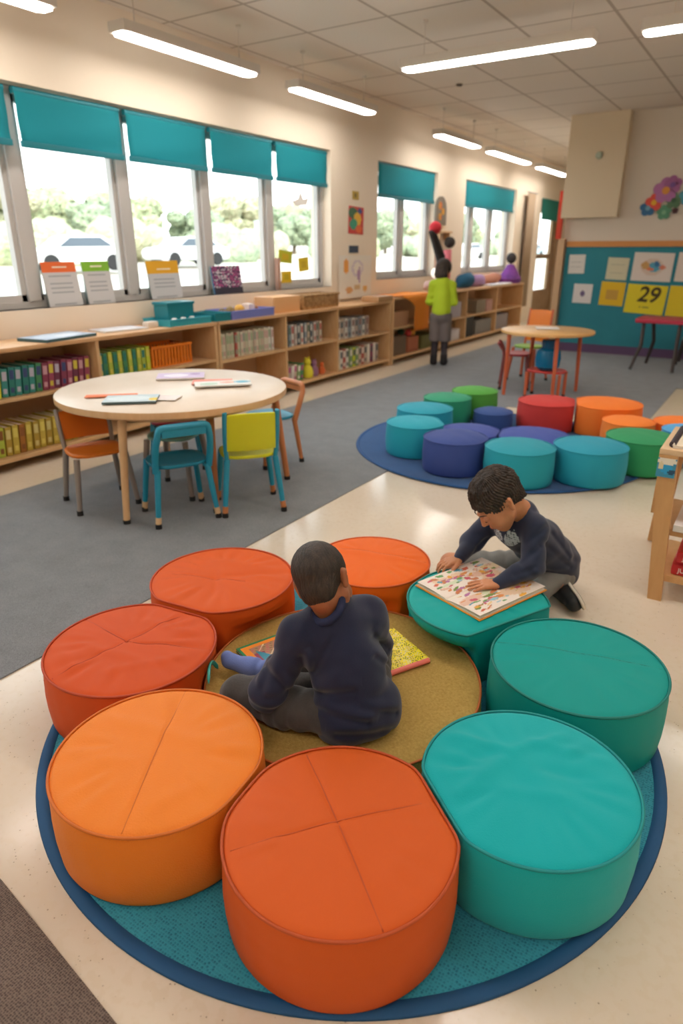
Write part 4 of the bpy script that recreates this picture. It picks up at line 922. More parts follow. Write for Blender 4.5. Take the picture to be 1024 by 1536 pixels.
def chair(name, label, cx, cy, rz, sh, seatc, backc, legc, style='panel', capc=None, sw=.34, sd=.31, bh=.62, group='small chairs around the round pale table', splay=.035):
    """faces local +Y; seat centre at origin"""
    t = thing(name, label, 'chair', (cx, cy, .0005), rz, group)
    b = bmesh.new(); n = 24; rows = []
    for k, (s, z) in enumerate([(0, 0), (.5, -.004), (.85, .0), (.97, .006), (1, .0), (.98, -.014), (.85, -.02), (0, -.02)]):
        row = []
        for i in range(n):
            a = 2*PI*i/n; ca, sa = math.cos(a), math.sin(a); q = (abs(ca)**3.2+abs(sa)**3.2)**(-1/3.2)
            row.append((ca*q*s*sw/2, sa*q*s*sd/2, sh+z))
        rows.append([b.verts.new(row[0])] if s == 0 else [b.verts.new(p) for p in row])
    for p, q in zip(rows, rows[1:]):
        for i in range(n):
            j = (i+1) % n
            if len(p) == 1: b.faces.new((p[0], q[i], q[j]))
            elif len(q) == 1: b.faces.new((p[i], q[0], p[j]))
            else: b.faces.new((p[i], q[i], q[j], p[j]))
    bmesh.ops.recalc_face_normals(b, faces=b.faces[:]); obj('seat', b, seatc, t, smooth='all')
    hw = sw/2-.025; hd = sd/2-.03
    legs = [(-1, 1), (1, 1), (-1, -1), (1, -1)]
    for sx_, sy_ in legs:
        b = bmesh.new(); top = (sx_*hw, sy_*hd, sh-.018); bot = (sx_*(hw+splay), sy_*(hd+splay), .02)
        tube(b, [top, tuple((top[i]+bot[i])/2 for i in range(3)), bot], [.019, .0175, .015], 12); lg = obj('leg', b, legc, t, smooth=True)
        if capc: b = bmesh.new(); p0 = [bot[i]+(top[i]-bot[i])*.02 for i in range(3)]; p1 = [bot[i]+(top[i]-bot[i])*.16 for i in range(3)]; tube(b, [p0, p1], .0175, 12); obj('leg_sleeve', b, capc, lg, smooth=True)
        b = bmesh.new(); lathe(b, [(0, .006), (.019, .006), (.018, .035), (0, .035)], 12, (bot[0], bot[1], 0)); obj('rubber_foot', b, BLACK, lg, smooth=True)
    if style == 'panel':
        for s in (-1, 1):
            b = bmesh.new(); tube(b, bez((s*hw, -hd, sh-.02), (s*(hw+.012), -hd-.03, sh+.1), (s*(hw+.006), -hd-.075, bh), 8), .014, 10); obj('back_post', b, legc, t, smooth=True)
        b = bmesh.new(); nx, nz = 10, 6; g = []
        for j in range(nz+1):
            z = sh+.04+(bh-sh-.05)*j/nz; yb = -hd-.03-.045*j/nz
            g.append([b.verts.new((-(hw)+2*hw*i/nx, yb-.02*(1-(2*i/nx-1)**2), z-.008*((2*i/nx-1)**2 if j == nz else 0))) for i in range(nx+1)])
        for j in range(nz):
            for i in range(nx): b.faces.new((g[j][i], g[j][i+1], g[j+1][i+1], g[j+1][i]))
        o = obj('backrest', b, backc, t, smooth='all'); sm = o.modifiers.new('s', 'SOLIDIFY'); sm.thickness = .014; bv = o.modifiers.new('b', 'BEVEL'); bv.width = .004; bv.segments = 2
    elif style == 'loop':
        pts = bez((-hw-.01, -hd, sh-.03), (-hw-.02, -hd-.05, sh+.12), (-hw+.0, -hd-.08, bh-.05), 8)+bez((-hw+.005, -hd-.082, bh-.02), (-hw+.01, -hd-.085, bh), (-hw+.05, -hd-.088, bh), 4)+bez((hw-.05, -hd-.088, bh), (hw-.01, -hd-.085, bh), (hw-.005, -hd-.082, bh-.02), 4)+bez((hw, -hd-.08, bh-.05), (hw+.02, -hd-.05, sh+.12), (hw+.01, -hd, sh-.03), 8)
        b = bmesh.new(); tube(b, pts, .02, 12); obj('back_frame', b, backc, t, smooth=True)
        b = bmesh.new(); bx(b, -hw+.02, hw-.02, -hd-.10, -hd-.078, bh-.055, bh+.008, .008); obj('back_rail', b, backc, t, smooth=True)
    return t
OS = mat('orange_seat', '#e37b1e', .45); BS = mat('blue_seat', '#1482a0', .4); BSL = mat('blue_steel', '#1e8fae', .4); LS = mat('lime_seat', '#cfd31c', .45); TS = mat('sage_teal_seat', '#79ab9c', .5)
WS = mat('wood_sleeve', '#d9b488', .5); RS = mat('red_seat', '#b3303c', .5)
chair('small_chair', 'small orange chair with grey metal legs at the left of the round table', -3.42, 2.50, R(-112), .36, OS, OS, GREYM, bh=.585)
chair('small_chair', 'small blue chair with an open loop back in front of the round table', -2.84, 2.62, R(62), .36, BS, BSL, BSL, style='loop', capc=WS, bh=.60)
chair('small_stool', 'round sage teal stool with grey legs left of the blue chair', -3.16, 2.92, R(20), .40, TS, TS, GREYM, style='none', sw=.31, sd=.31)
chair('small_chair', 'small lime yellow chair with wood and teal legs at the round table', -2.585, 2.965, R(50), .37, LS, LS, BSL, capc=BR, bh=.65)
chair('small_chair', 'small blue chair with brown back frame at the far right of the round table', -3.08, 3.80, R(160), .36, BS, BR, BR, style='loop', bh=.58)
chair('small_chair', 'small red chair mostly hidden behind the round table', -3.58, 3.32, R(-130), .36, RS, RS, BSL, bh=.58)

# ------------------------------------------------------------------ far table, stools, red table
FT = mat('far_table_top', '#d9ae72', .4, col2='#cf9f62', nscale=4); RL = mat('terracotta_leg', '#c4603c', .5)
round_table('small round tan table on the grey carpet in front of the teal board', -2.11, 7.42, .49, .70, .03, FT, FT, [(-2.42, 7.08, -2.42, 7.10), (-1.80, 7.70, -1.82, 7.68), (-2.38, 7.78, -2.36, 7.76), (-1.88, 7.05, -1.90, 7.07)], [RL]*4, (.022, .018), cap=False, apron=False)
cpic('sheet', -2.14, 7.5, .7065, .24, .2, lambda u, v: '#efe8e4', 'white paper on the far round table', 'paper', .4, .006, (3, 3))
chair('small_chair', 'small red chair at the left under the far round table', -2.50, 7.62, R(-70), .40, RS, RS, mat('dark_red_legs', '#7c3a38', .5), bh=.52, group='small seats around the far round table', splay=.03)
chair('small_stool', 'low red stool in front of the far round table carrying a blue pot', -2.02, 7.24, 0, .30, mat('coral_red', '#d2403c', .5), RS, RL, style='none', sw=.4, sd=.3, group='small seats around the far round table', splay=.0)
chair('small_chair', 'small lime and orange chair behind the far round table', -2.52, 8.16, R(165), .42, mat('lime_green_seat', '#86b84a', .5), OS, RL, bh=.84, sw=.34, sd=.3, group='small seats around the far round table')
t = thing('blue_pot', 'shiny blue pot standing on the low red stool', 'pot', (-2.02, 7.24, .311)); b = bmesh.new(); lathe(b, [(0, 0), (.09, 0), (.125, .03), (.135, .12), (.12, .2), (.085, .22)], 32); lathe(b, [(.115, .195), (.08, .21), (0, .2)], 32); obj('pot_body', b, mat('glossy_blue', '#0f6f9c', .2), t, True)
b = bmesh.new(); lathe(b, [(.0, .205), (.075, .205), (.08, .30), (.07, .31), (0, .31)], 28); obj('pot_neck', b, mat('glossy_navy', '#125a86', .25), t, True)
t = thing('red_table', 'dark legged table with a crimson top at the right in front of the board', 'table', (-1.17, 9.95, .009)); b = bmesh.new()
bx(b, -.46, .55, -.22, .35, .60, .655, .02); obj('table_top', b, mat('crimson_top', '#bf2f4a', .45), t, True)
DKL = mat('dark_leg', '#3a302e', .5)
for x0, y0, x1, y1 in ((-.36, -.12, -.42, -.3), (.08, -.12, .1, -.3), (-.3, .25, -.33, .38), (.45, .25, .5, .35)):
    b = bmesh.new(); tube(b, [(x0, y0, .60), ((x0+x1)/2+.05*(1 if x0 < 0 else 0), (y0+y1)/2, .32), (x1, y1, .005)], [.024, .024, .02], 12); obj('leg', b, DKL, t, True)
chair('small_chair', 'grey green chair standing behind the crimson topped table', -.95, 10.62, R(180), .36, mat('grey_green', '#6f7a5c', .6), mat('grey_green', '#6f7a5c', .6), DKL, bh=.56, group=None, sw=.34)

# ------------------------------------------------------------------ wooden shelf at the right edge
t = thing('book_trolley', 'light wooden shelf stand with splayed plank legs cut by the right edge of the photo', 'shelf', (-.33, 3.06, 0))
W2 = mat('golden_birch', '#d3a570', .45, col2='#c59660', nscale=4, stretch=(6, 6, 1.2))
box('top_panel', 0, 1.0, 0, .46, .68, .705, mat('top_birch', '#dfc09a', .4, col2='#d4b186', nscale=4), t, .003)
def plank(name, pts, y0, y1, m, par):
    b = bmesh.new(); vs = []
    for yy in (y0, y1): vs.append([b.verts.new((x, yy+dy, z)) for x, dy, z in pts])
    n_ = len(pts); b.faces.new(vs[0]); b.faces.new(vs[1][::-1])
    for i in range(n_): b.faces.new((vs[0][i], vs[0][(i+1) % n_], vs[1][(i+1) % n_], vs[1][i]))
    bmesh.ops.recalc_face_normals(b, faces=b.faces[:]); return obj(name, b, m, par)
plank('leg', [(.0, 0, .68), (.075, 0, .68), (.12, -.02, 0), (.062, -.02, 0)], .0, .03, W2, t)
plank('leg', [(-.005, 0, .68), (.07, 0, .68), (.02, .26, .0), (-.055, .26, .0)], .43, .46, W2, t)
box('side_panel', .005, .025, .03, .43, .40, .68, W2, t)
for xx in (.9,): plank('leg', [(xx, 0, .68), (xx+.07, 0, .68), (xx+.06, 0, 0), (xx, 0, 0)], .0, .03, W2, t); plank('leg', [(xx, 0, .68), (xx+.07, 0, .68), (xx+.06, .1, 0), (xx, .1, 0)], .43, .46, W2, t)
box('shelf', .05, .97, .01, .45, .315, .345, W2, t, .002); box('shelf', .07, .97, .0, .45, .095, .125, W2, t, .002)
o = pic('picture_sticker', .075, .085, 12, 12, blobs('#3c8fb0', [(.5, .85, .5, .18, '#e2dccb'), (.5, .45, .35, .25, '#2d9fd0'), (.2, .6, .15, .2, '#d9cfa8'), (.8, .3, .2, .15, '#27506a')]), t, .001, M=WALLY); o.location = (.038, -.006, .625)
cpic('white_paper_stack', -.12, 3.2, .3455, .2, .3, lambda u, v: '#ebe7e6', 'stack of white paper on the middle shelf of the stand at the right', 'paper', 0, .03, (3, 3))
for i, z in enumerate((.1255, .187)):
    b = bmesh.new(); bx(b, -.15, .15, -.12, .12, 0, .055, .02); o = obj('red_packet', b, mat('red_packet', '#c22a30', .35), None, True, (-.05+.01*i, 3.2, z)); tag(o, ['lower', 'upper'][i]+' glossy red packet on the bottom shelf of the stand at the right', 'packet', 'red packets on the bottom shelf at the right')
    cu = bpy.data.curves.new('lettering', 'FONT'); cu.body = 'JUX'; cu.size = .03; cu.extrude = .0005; tmp = bpy.data.objects.new('l', cu); COL.objects.link(tmp); bpy.context.view_layer.update(); me = bpy.data.meshes.new_from_object(tmp.evaluated_get(bpy.context.evaluated_depsgraph_get())); bpy.data.objects.remove(tmp)
    me.transform(Matrix.Rotation(R(90), 4, 'X')); q = link_mesh('white_lettering', me, PAPER, o); q.location = (-.12, -.1206, .018)
# spiral notebook along its left edge
t = thing('spiral_notebook', 'spiral bound notebook lying along the left edge of the wooden stand', 'notebook', (-.30, 3.28, .7055))
box('pages', .015, .2, -.19, .16, .0005, .012, PAPER, t); box('cover', .012, .203, -.193, .163, .012, .014, mat('cream_cover', '#e6d8bf', .5), t)
b = bmesh.new()
for k in range(20):
    y_ = -.18+.017*k; tube(b, [(.012+.012*math.cos(a), y_, .0145+.012*math.sin(a)) for a in [2*PI*i/10 for i in range(10)]], .0028, 5, closed=True)
obj('spiral_binding', b, mat('dark_wire', '#3a2f36', .4), t, smooth='all')
# ------------------------------------------------------------------ people
SKIN_A = mat('skin_light_brown', '#c98d68', .5, sss=.15, col2='#c08058', nscale=30)
SKIN_B = mat('skin_brown', '#a96b48', .5, sss=.15, col2='#9a5f3e', nscale=30)
HAIR = mat('dark_hair', '#241c17', .55, col2='#3d3027', nscale=60, namt=2, bump='noise', bscale=260, bstr=1, bdist=.004, stretch=(1, 1, .25))
NAVY = mat('navy_jersey', '#242941', .85, bump='noise', bscale=240, bstr=.35, bdist=.001, sheen=.25, spec=.2)
NAVY2 = mat('navy_sleeve', '#1c2038', .85, bump='noise', bscale=240, bstr=.35, bdist=.001, sheen=.2, spec=.2)
CHAR = mat('charcoal_trousers', '#524e4d', .85, col2='#434040', nscale=18, bump='noise', bscale=120, bstr=.5, bdist=.002, sheen=.2, spec=.2)
GREYT = mat('grey_trousers', '#82827f', .85, col2='#72726f', nscale=18, bump='noise', bscale=150, bstr=.4, bdist=.001)
V = Vector
def frame(fwd, up):
    f = V(fwd).normalized(); u = V(up); u = (u-f*u.dot(f)).normalized(); r = f.cross(u)
    return Matrix((r, f, u)).transposed()       # columns right, forward, up
class Head:
    def __init__(s, c, fwd, up, sc=1.0): s.c = V(c); s.M = frame(fwd, up); s.s = sc; s.rot = np.array(s.M)
    def p(s, x, y, z): return tuple(s.c+s.M@(V((x, y, z))*s.s))
def head_prims(S, H, ears=True):
    k = H.s
    S.ell(H.p(0, -.012, .03), (.070*k, .088*k, .076*k), H.rot, .01)
    S.ell(H.p(0, .028, -.025), (.056*k, .058*k, .068*k), H.rot, .03)
    S.cap(H.p(0, .060, -.075), H.p(0, .052, -.080), .020*k, k=.03)
    for sx_ in (-1, 1):
        S.ell(H.p(sx_*.032, .060, -.038), (.024*k, .022*k, .024*k), H.rot, .02)
        S.cap(H.p(sx_*.05, .01, -.05), H.p(sx_*.015, .055, -.085), .014*k, k=.025)
        S.ell(H.p(sx_*.030, .092, .002), (.017*k, .013*k, .011*k), H.rot, .012, sub=True)
        S.ell(H.p(sx_*.030, .079, .001), (.013*k, .011*k, .010*k), H.rot, .003)
    S.cap(H.p(0, .082, .008), H.p(0, .098, -.024), .006*k, .0095*k, k=.012)
    for sx_ in (-1, 1): S.cap(H.p(sx_*.009, .090, -.027), H.p(sx_*.008, .086, -.026), .006*k, k=.006)
    S.ell(H.p(0, .084, -.052), (.019*k, .008*k, .006*k), H.rot, .006); S.ell(H.p(0, .083, -.060), (.015*k, .008*k, .006*k), H.rot, .006)
    if ears:
        for sx_ in (-1, 1):
            S.cap(H.p(sx_*.070, -.008, -.028), H.p(sx_*.074, -.016, .006), .008*k, .012*k, k=.006)
            S.cap(H.p(sx_*.070, .002, .008), H.p(sx_*.074, -.020, .012), .007*k, .008*k, k=.006)
            S.cap(H.p(sx_*.082, -.003, -.006), H.p(sx_*.083, -.009, .004), .006*k, .008*k, k=.004, sub=True)
def face_parts(H, par, closed=True):
    ey = mat('eye_dark', '#1c1411', .25); wh = mat('eye_white', '#e6dfd8', .3)
    for sx_ in (-1, 1):
        if not closed:
            b = bmesh.new(); bmesh.ops.create_icosphere(b, subdivisions=3, radius=.0115*H.s, matrix=Matrix.Translation(H.p(sx_*.030, .0775, 0))); e = obj('eye', b, wh, par, 'all')
            b = bmesh.new(); bmesh.ops.create_icosphere(b, subdivisions=2, radius=.0062*H.s, matrix=Matrix.Translation(H.p(sx_*.030, .0845, -.003))); obj('iris', b, ey, e, 'all')
        b = bmesh.new(); tube(b, [H.p(sx_*(.030+dx), .0895-abs(dx)*.35-.0*dx, -.003-.004*(1-(dx/.014)**2)) for dx in (-.014, -.009, -.004, 0, .004, .009, .014)], [.0006, .0014, .0018, .002, .0018, .0014, .0006], 6); obj('eyelashes', b, ey, par, 'all')
        b = bmesh.new(); tube(b, [H.p(sx_*.014, .0885, .018), H.p(sx_*.026, .0865, .0225), H.p(sx_*.038, .078, .022), H.p(sx_*.047, .069, .016)], [.0014, .0026, .0024, .001], 6); obj('eyebrow', b, HAIR, par, 'all')
    b = bmesh.new(); tube(b, [H.p(-.019, .0855, -.056), H.p(-.008, .0915, -.0555), H.p(0, .0925, -.0562), H.p(.008, .0915, -.0555), H.p(.019, .0855, -.056)], [.0012, .003, .0033, .003, .0012], 6, flat=.6); obj('mouth', b, mat('lips', '#a8604c', .5), par, 'all')
def hair_mesh(H, lo, hi, name, fringe=.048, nape=-.055, vox=.0022, th=.009, amp=.0016, long=0, m=HAIR, seed=3, par=None):
    S = Sdf(lo, hi, vox); k = H.s
    S.ell(H.p(0, -.014, .034), ((.071+th)*k, (.088+th)*k, (.078+th)*k), H.rot, .01)
    S.ell(H.p(0, -.046, -.024), ((.053+th*.3)*k, (.040+th*.4)*k, (.050)*k), H.rot, .02)
    if long: S.ell(H.p(0, -.03, -.05), (.095*k, .08*k, .11*k), H.rot, .03)
    # hairline: remove the face, the zones in front of / below the ears, and below the nape
    R_ = H.M
    S.ell(H.p(0, .107, -.048), (.074*k, .088*k, .100*k), H.rot, .006, sub=True)
    for sx_ in (-1, 1): S.ell(H.p(sx_*.082, .012, -.040), (.026*k, .048*k, .056*k), H.rot, .006, sub=True)
    S.plane(H.p(0, -.05, nape), tuple(R_@V((0, .45, -1))), .008)
    Mi = np.array(R_)
    def f(P):
        L = (P-np.array(H.c, np.float32))@Mi
        a = np.arctan2(L[:, 0], L[:, 1]+.02); r = np.sqrt(L[:, 0]**2+(L[:, 1]+.02)**2)
        return amp*(np.sin(a*46+4*np.sin(L[:, 2]*60)+r*40)*.6+wob(P, 260, seed, 4)*.9+wob(P, 90, seed+1, 3)*.8)
    S.disp(f)
    return link_mesh(name, S.mesh(name), m, par)
def hand_prims(S, wrist, dirv, normal, thumb, sc=1.0, curl=(.25, .35, .45), spread=.10, k=.004):
    """dirv: wrist->knuckles, normal: out of the back of the hand, thumb: +1/-1 side along right=dir x normal"""
    d = V(dirv).normalized(); n = V(normal); n = (n-d*n.dot(d)).normalized(); r = d.cross(n); w = V(wrist)
    def q(a, b, c): return w+(d*a+r*b+n*c)*sc
    for i, b_ in enumerate((-.021, -.007, .007, .021)):
        S.cap(q(.0, b_*.6, 0), q(.052-.004*abs(i-1.5), b_, .002), .011*sc, .0095*sc, k=.010)
    L = [(.019, .013, .011), (.023, .015, .012), (.022, .014, .011), (.017, .011, .009)]
    if thumb > 0: L = L[::-1]; 
    for i, b_ in enumerate((-.022, -.0075, .0075, .022)):
        p = q(.054-.004*abs(i-1.5), b_, .002); ang = 0
        for j in range(3):
            ang += curl[j]; sp = spread*(i-1.5)
            dd = (d*math.cos(ang)-n*math.sin(ang)); dd = (dd+r*sp).normalized(); p2 = p+dd*L[i][j]*1.25*sc
            S.cap(p, p2, (.0072-.0009*j)*sc, (.0066-.0009*j)*sc, k=.0025); p = p2
    p = q(.010, thumb*.020, -.002); p1 = q(.030, thumb*.038, -.006); p2 = q(.048, thumb*.044, -.012); p3 = q(.060, thumb*.043, -.018)
    S.cap(p, p1, .011*sc, .0085*sc, k=.008); S.cap(p1, p2, .0082*sc, .0075*sc, k=.003); S.cap(p2, p3, .0074*sc, .0058*sc, k=.003)
def folds(centers, seed=0):
    """cloth folds: rings of wrinkles round joints; centers: (x,y,z, reach, axis, amp, freq)"""
    def f(P):
        o = .0016*wob(P, 60, seed, 4)+.0068*wob(P, 24, seed+5, 4)+.002*np.maximum(0, wob(P, 42, seed+7, 3))**2*3
        for (x, y, z, rc, ax, am, fq) in centers:
            d = P-np.array((x, y, z), np.float32); w_ = np.exp(-(d*d).sum(1)/(rc*rc)); a = np.array(ax, np.float32); a /= np.linalg.norm(a)
            o = o+am*w_*np.sin((d@a)*fq+2.2*wob(P, 26, seed+9, 3))
        return o
    return f

def creases(lines, n, fn, w=.011):
    n = np.array(n, np.float32); n /= np.linalg.norm(n)
    def f(P):
        o = fn(P); Q = P-(P@n)[:, None]*n
        for a, b_, am in lines:
            a = np.array(a, np.float32); b_ = np.array(b_, np.float32); a = a-(a@n)*n; b_ = b_-(b_@n)*n
            d = b_-a; L_ = float(np.linalg.norm(d)); t = ((Q-a)@d)/(L_*L_); e = Q-a-np.clip(t, 0, 1)[:, None]*d
            side = e@np.cross(n, d/L_); r = np.sqrt((e*e).sum(1)); en = np.exp(-np.clip(np.abs(t-.5)-.5, 0, 9)**2*40)
            o = o+en*(am*np.exp(-(r/w)**2)-am*.8*np.exp(-((side-w*1.9)/(w*1.4))**2)*(np.abs(t-.5) < .7))
        return o
    return f
# ---- boy 1: seated on the ottoman, seen from behind
Z0 = OH
t1 = thing('person', 'child in a navy sweatshirt seen from behind, sitting cross-legged on the mustard ottoman', 'person', (-.86, 1.42, Z0+.002))
O1 = V((-.86, 1.42, Z0+.002))
def child_of(o, t): 
    o.parent = t; o.matrix_parent_inverse = Matrix.Translation(-V(t.location)); return o
H1 = Head((-.998, 1.452, .580), (-.10, .97, -.52), (-.42, -.05, 1), 1.05)
pel = (-.868, 1.425, .225); lsh = (-1.025, 1.365, .420); rsh = (-.912, 1.560, .425); neck = (-.965, 1.462, .475)
lel = (-1.085, 1.275, .258); lwr = (-1.185, 1.44, .225); rel = (-.915, 1.645, .285); rwr = (-1.01, 1.735, .215)
lhip = (-.905, 1.355, .20); lkn = (-1.215, 1.285, .192); lan = (-1.03, 1.50, .165)
rhip = (-.835, 1.475, .20); rkn = (-.975, 1.745, .19); ran = (-1.18, 1.475, .172)
S = Sdf((-1.60, 1.12, .10), (-.68, 1.90, .74), .0032)
head_prims(S, H1)
S.cap(H1.p(0, -.03, -.05), neck, .042, .046, k=.02); S.cap(neck, pel, .055, .07, k=.03); S.cap(lsh, rsh, .04, k=.03)
for a, b_, c in ((lsh, lel, lwr), (rsh, rel, rwr)): S.cap(a, b_, .036, .029, k=.02); S.cap(b_, c, .028, .020, k=.015)
for a, b_, c in ((lhip, lkn, lan), (rhip, rkn, ran)): S.cap(a, b_, .056, .042, k=.02); S.cap(b_, c, .038, .024, k=.02)
S.cap(lan, (-.975, 1.575, .155), .024, .020, k=.02); S.cap(ran, (-1.36, 1.435, .165), .024, .018, k=.02)
hand_prims(S, lwr, (-.35, .9, -.25), (-.2, .1, 1), 1, .85); hand_prims(S, rwr, (-.95, -.1, -.25), (0, .1, 1), -1, .85)
child_of(link_mesh('body', S.mesh('body'), SKIN_B), t1)
hb = child_of(hair_mesh(H1, (-1.13, 1.30, .45), (-.86, 1.60, .76), 'hair', nape=-.094, th=.0035, amp=.0009, vox=.0022), t1)
# shirt
CR1 = [((-.842, 1.49, .42), (-.766, 1.485, .38), .006), ((-.816, 1.453, .38), (-.742, 1.461, .34), .006), ((-.999, 1.336, .38), (-.941, 1.289, .29), .008), ((-.941, 1.289, .29), (-.834, 1.363, .31), .005), ((-.916, 1.294, .25), (-.782, 1.354, .22), .006), ((-.811, 1.364, .26), (-.715, 1.417, .23), .005), ((-.858, 1.311, .18), (-.718, 1.401, .18), .006), ((-.946, 1.321, .35), (-.947, 1.423, .42), .004), ((-1.1, 1.296, .33), (-1.022, 1.29, .28), .006), ((-1.09, 1.319, .38), (-1.091, 1.265, .28), .004)]
S = Sdf((-1.30, 1.12, .12), (-.68, 1.86, .56), .0032)
S.cap((-.955, 1.465, .415), (-.90, 1.435, .33), .100, .110, k=.03); S.cap((-.90, 1.435, .33), (-.857, 1.413, .215), .108, .104, k=.03)
S.cap((-.880, 1.375, .215), (-.825, 1.465, .21), .084, k=.03); S.cap((-.875, 1.385, .17), (-.83, 1.455, .165), .090, k=.03)
S.cap(lsh, rsh, .055, k=.06); S.cap(tuple(V(neck)+V((-.004, -.004, .044))), (-.965, 1.462, .43), .056, .08, k=.04)
S.cap(lsh, lel, .058, .050, k=.05); S.cap(lel, lwr, .048, .034, k=.025); S.cap(rsh, rel, .056, .047, k=.06); S.cap(rel, rwr, .046, .034, k=.025)
S.plane((-.86, 1.4, Z0+.012), (0, 0, -1), .006)
S.disp(creases(CR1, (.5, -.72, .45), folds([(*lel, .09, (-.3, .3, -.8), .004, 130), (*lsh, .07, (.7, .5, -.3), .003, 110), (-.84, 1.40, .20, .10, (.1, .1, 1), .005, 95), (-.86, 1.52, .38, .09, (.2, .6, .9), .0045, 95), (-.93, 1.37, .34, .07, (-.3, .2, 1), .0045, 110), (-.88, 1.50, .33, .10, (.5, .6, .7), .0035, 80), (-.86, 1.42, .28, .13, (.25, -.2, 1), .003, 70)], 4)))
hd = np.array(neck)
S.cap(tuple(V(neck)+V((.004, -.004, -.03))), H1.p(0, -.045, -.07), .040, .043, k=.003, sub=True)
child_of(link_mesh('sweatshirt', S.mesh('sweatshirt'), NAVY), t1)
b = bmesh.new(); ax = (V(H1.p(0, -.035, -.06))-V(neck)).normalized(); fr = frame((-.85, .4, 0), ax); c0 = V(neck)+ax*.052+V((.004, -.008, .004))
pts = [c0+fr@V((.0505*math.cos(a), .050*math.sin(a), 0)) for a in [2*PI*i/40 for i in range(40)]]
tube(b, pts, .0125, 10, closed=True, flat=1.0); child_of(obj('collar', b, mat('navy_rib', '#20284a', .9, bump='noise', bscale=500), None, 'all'), t1)
# trousers
S = Sdf((-1.32, 1.15, .12), (-.70, 1.86, .33), .003)
S.cap((-.872, 1.385, .20), (-.83, 1.46, .20), .082, k=.03)
S.cap(lhip, (-1.06, 1.315, .192), .068, .062, k=.03); S.cap((-1.06, 1.315, .192), lkn, .062, .053, k=.03); S.cap(lkn, lan, .052, .040, k=.025)
S.cap(rhip, rkn, .066, .054, k=.03); S.cap(rkn, ran, .050, .038, k=.025)
S.plane((-.86, 1.4, Z0+.004), (0, 0, -1), .006)
S.disp(folds([(-1.05, 1.32, .2, .10, (1, -.15, .1), .004, 140), (*lkn, .08, (1, .3, 0), .003, 120), (-.93, 1.34, .2, .09, (.8, .5, .3), .0055, 120), (*rkn, .08, (.3, 1, 0), .003, 120)], 11))
child_of(link_mesh('trousers', S.mesh('trousers'), CHAR), t1)
# blue socks
S = Sdf((-1.46, 1.36, .12), (-1.12, 1.56, .24), .003)
S.cap((-1.17, 1.47, .175), (-1.30, 1.45, .166), .031, .031, k=.02); S.cap((-1.30, 1.45, .166), (-1.385, 1.434, .166), .031, .026, k=.02); S.cap((-1.385, 1.434, .17), (-1.395, 1.432, .185), .022, .018, k=.02)
S.plane((-.86, 1.4, Z0+.003), (0, 0, -1), .004); S.disp(folds([(-1.24, 1.46, .17, .07, (1, 0, 0), .003, 160)], 2))
child_of(link_mesh('sock', S.mesh('sock'), mat('periwinkle_sock', '#6a7cb8', .85, bump='noise', bscale=300, bstr=.4)), t1)

# teal bendy strip between the pouf and the knee
TS0, TS1, TS2 = (-1.405, 1.395, .150), (-1.43, 1.38, .22), (-1.318, 1.262, .205)
b = bmesh.new(); tube(b, bez(TS0, TS1, TS2, 12), [.003]+[.008]*11+[.003], 10, flat=.6)
tag(obj('bendy_strip', b, mat('teal_rubber', '#2aa094', .4), None, 'all'), 'thin curved teal strip beside the knee of the seated child', 'strip')

# ---- books beside boy 1
def quad_mat(a, b_, c):
    """a: corner at (u0,v1); b_: corner (u0,v0); c: corner (u1,v1); world points"""
    a, b_, c = V(a), V(b_), V(c); X = (c-a); Y = (a-b_); W, Hh = X.length, Y.length; x = X.normalized(); y = (Y-x*Y.dot(x)).normalized(); z = x.cross(y)
    M = Matrix((x, y, z)).transposed().to_4x4(); M.translation = a+x*W/2-y*Hh/2; return M, W, Hh
def bk1(u, v):
    if u < .045 or v > .93 or v < .04: return '#1f7f52'
    if u < .14 or v > .83 or v < .10: return '#f0902e'
    if v < .52-.55*(u-.14)+.22*math.sin(u*9) and u > .2: return '#1c86a0' if not ((u-.38)**2+(v-.28)**2 < .0012) else '#12303c'
    if u < .30 and v < .62: return '#8c2f52'
    q = math.sin(u*40+v*30)*math.sin(v*50-u*12)
    if abs(math.sin((u*1.3-v)*9)) < .12: return '#e9d9b8'
    return '#c06a6a' if q > .3 else '#8a6f52' if q < -.5 else '#b08c6c'
def closed_book(name, label, M, W, Hh, fn, th, covm, n=(70, 50), edge='#e9e2d2', spine=None):
    t = thing(name, label, 'book'); t.matrix_world = M
    o = pic('front_cover', W, Hh, n[0], n[1], fn, t, .002, '#3a3a3a', rough=.35, mname='glossy_print'); o.location = (0, 0, th-.002)
    box('pages', -W/2+.003, W/2-.003, -Hh/2+.003, Hh/2-.003, .002, th-.002, PGM, t); box('back_cover', -W/2, W/2, -Hh/2, Hh/2, 0, .002, covm, t)
    if spine: b = bmesh.new(); bx(b, -W/2-.0, W/2+.0, -Hh/2-.016, -Hh/2+.002, 0, th+.001, .004); obj('spine', b, spine, t, True)
    return t
zb = OH+.001
M, W_, H_ = quad_mat((-1.447, 1.535, zb), (-1.272, 1.470, zb), (-1.350, 1.775, zb))
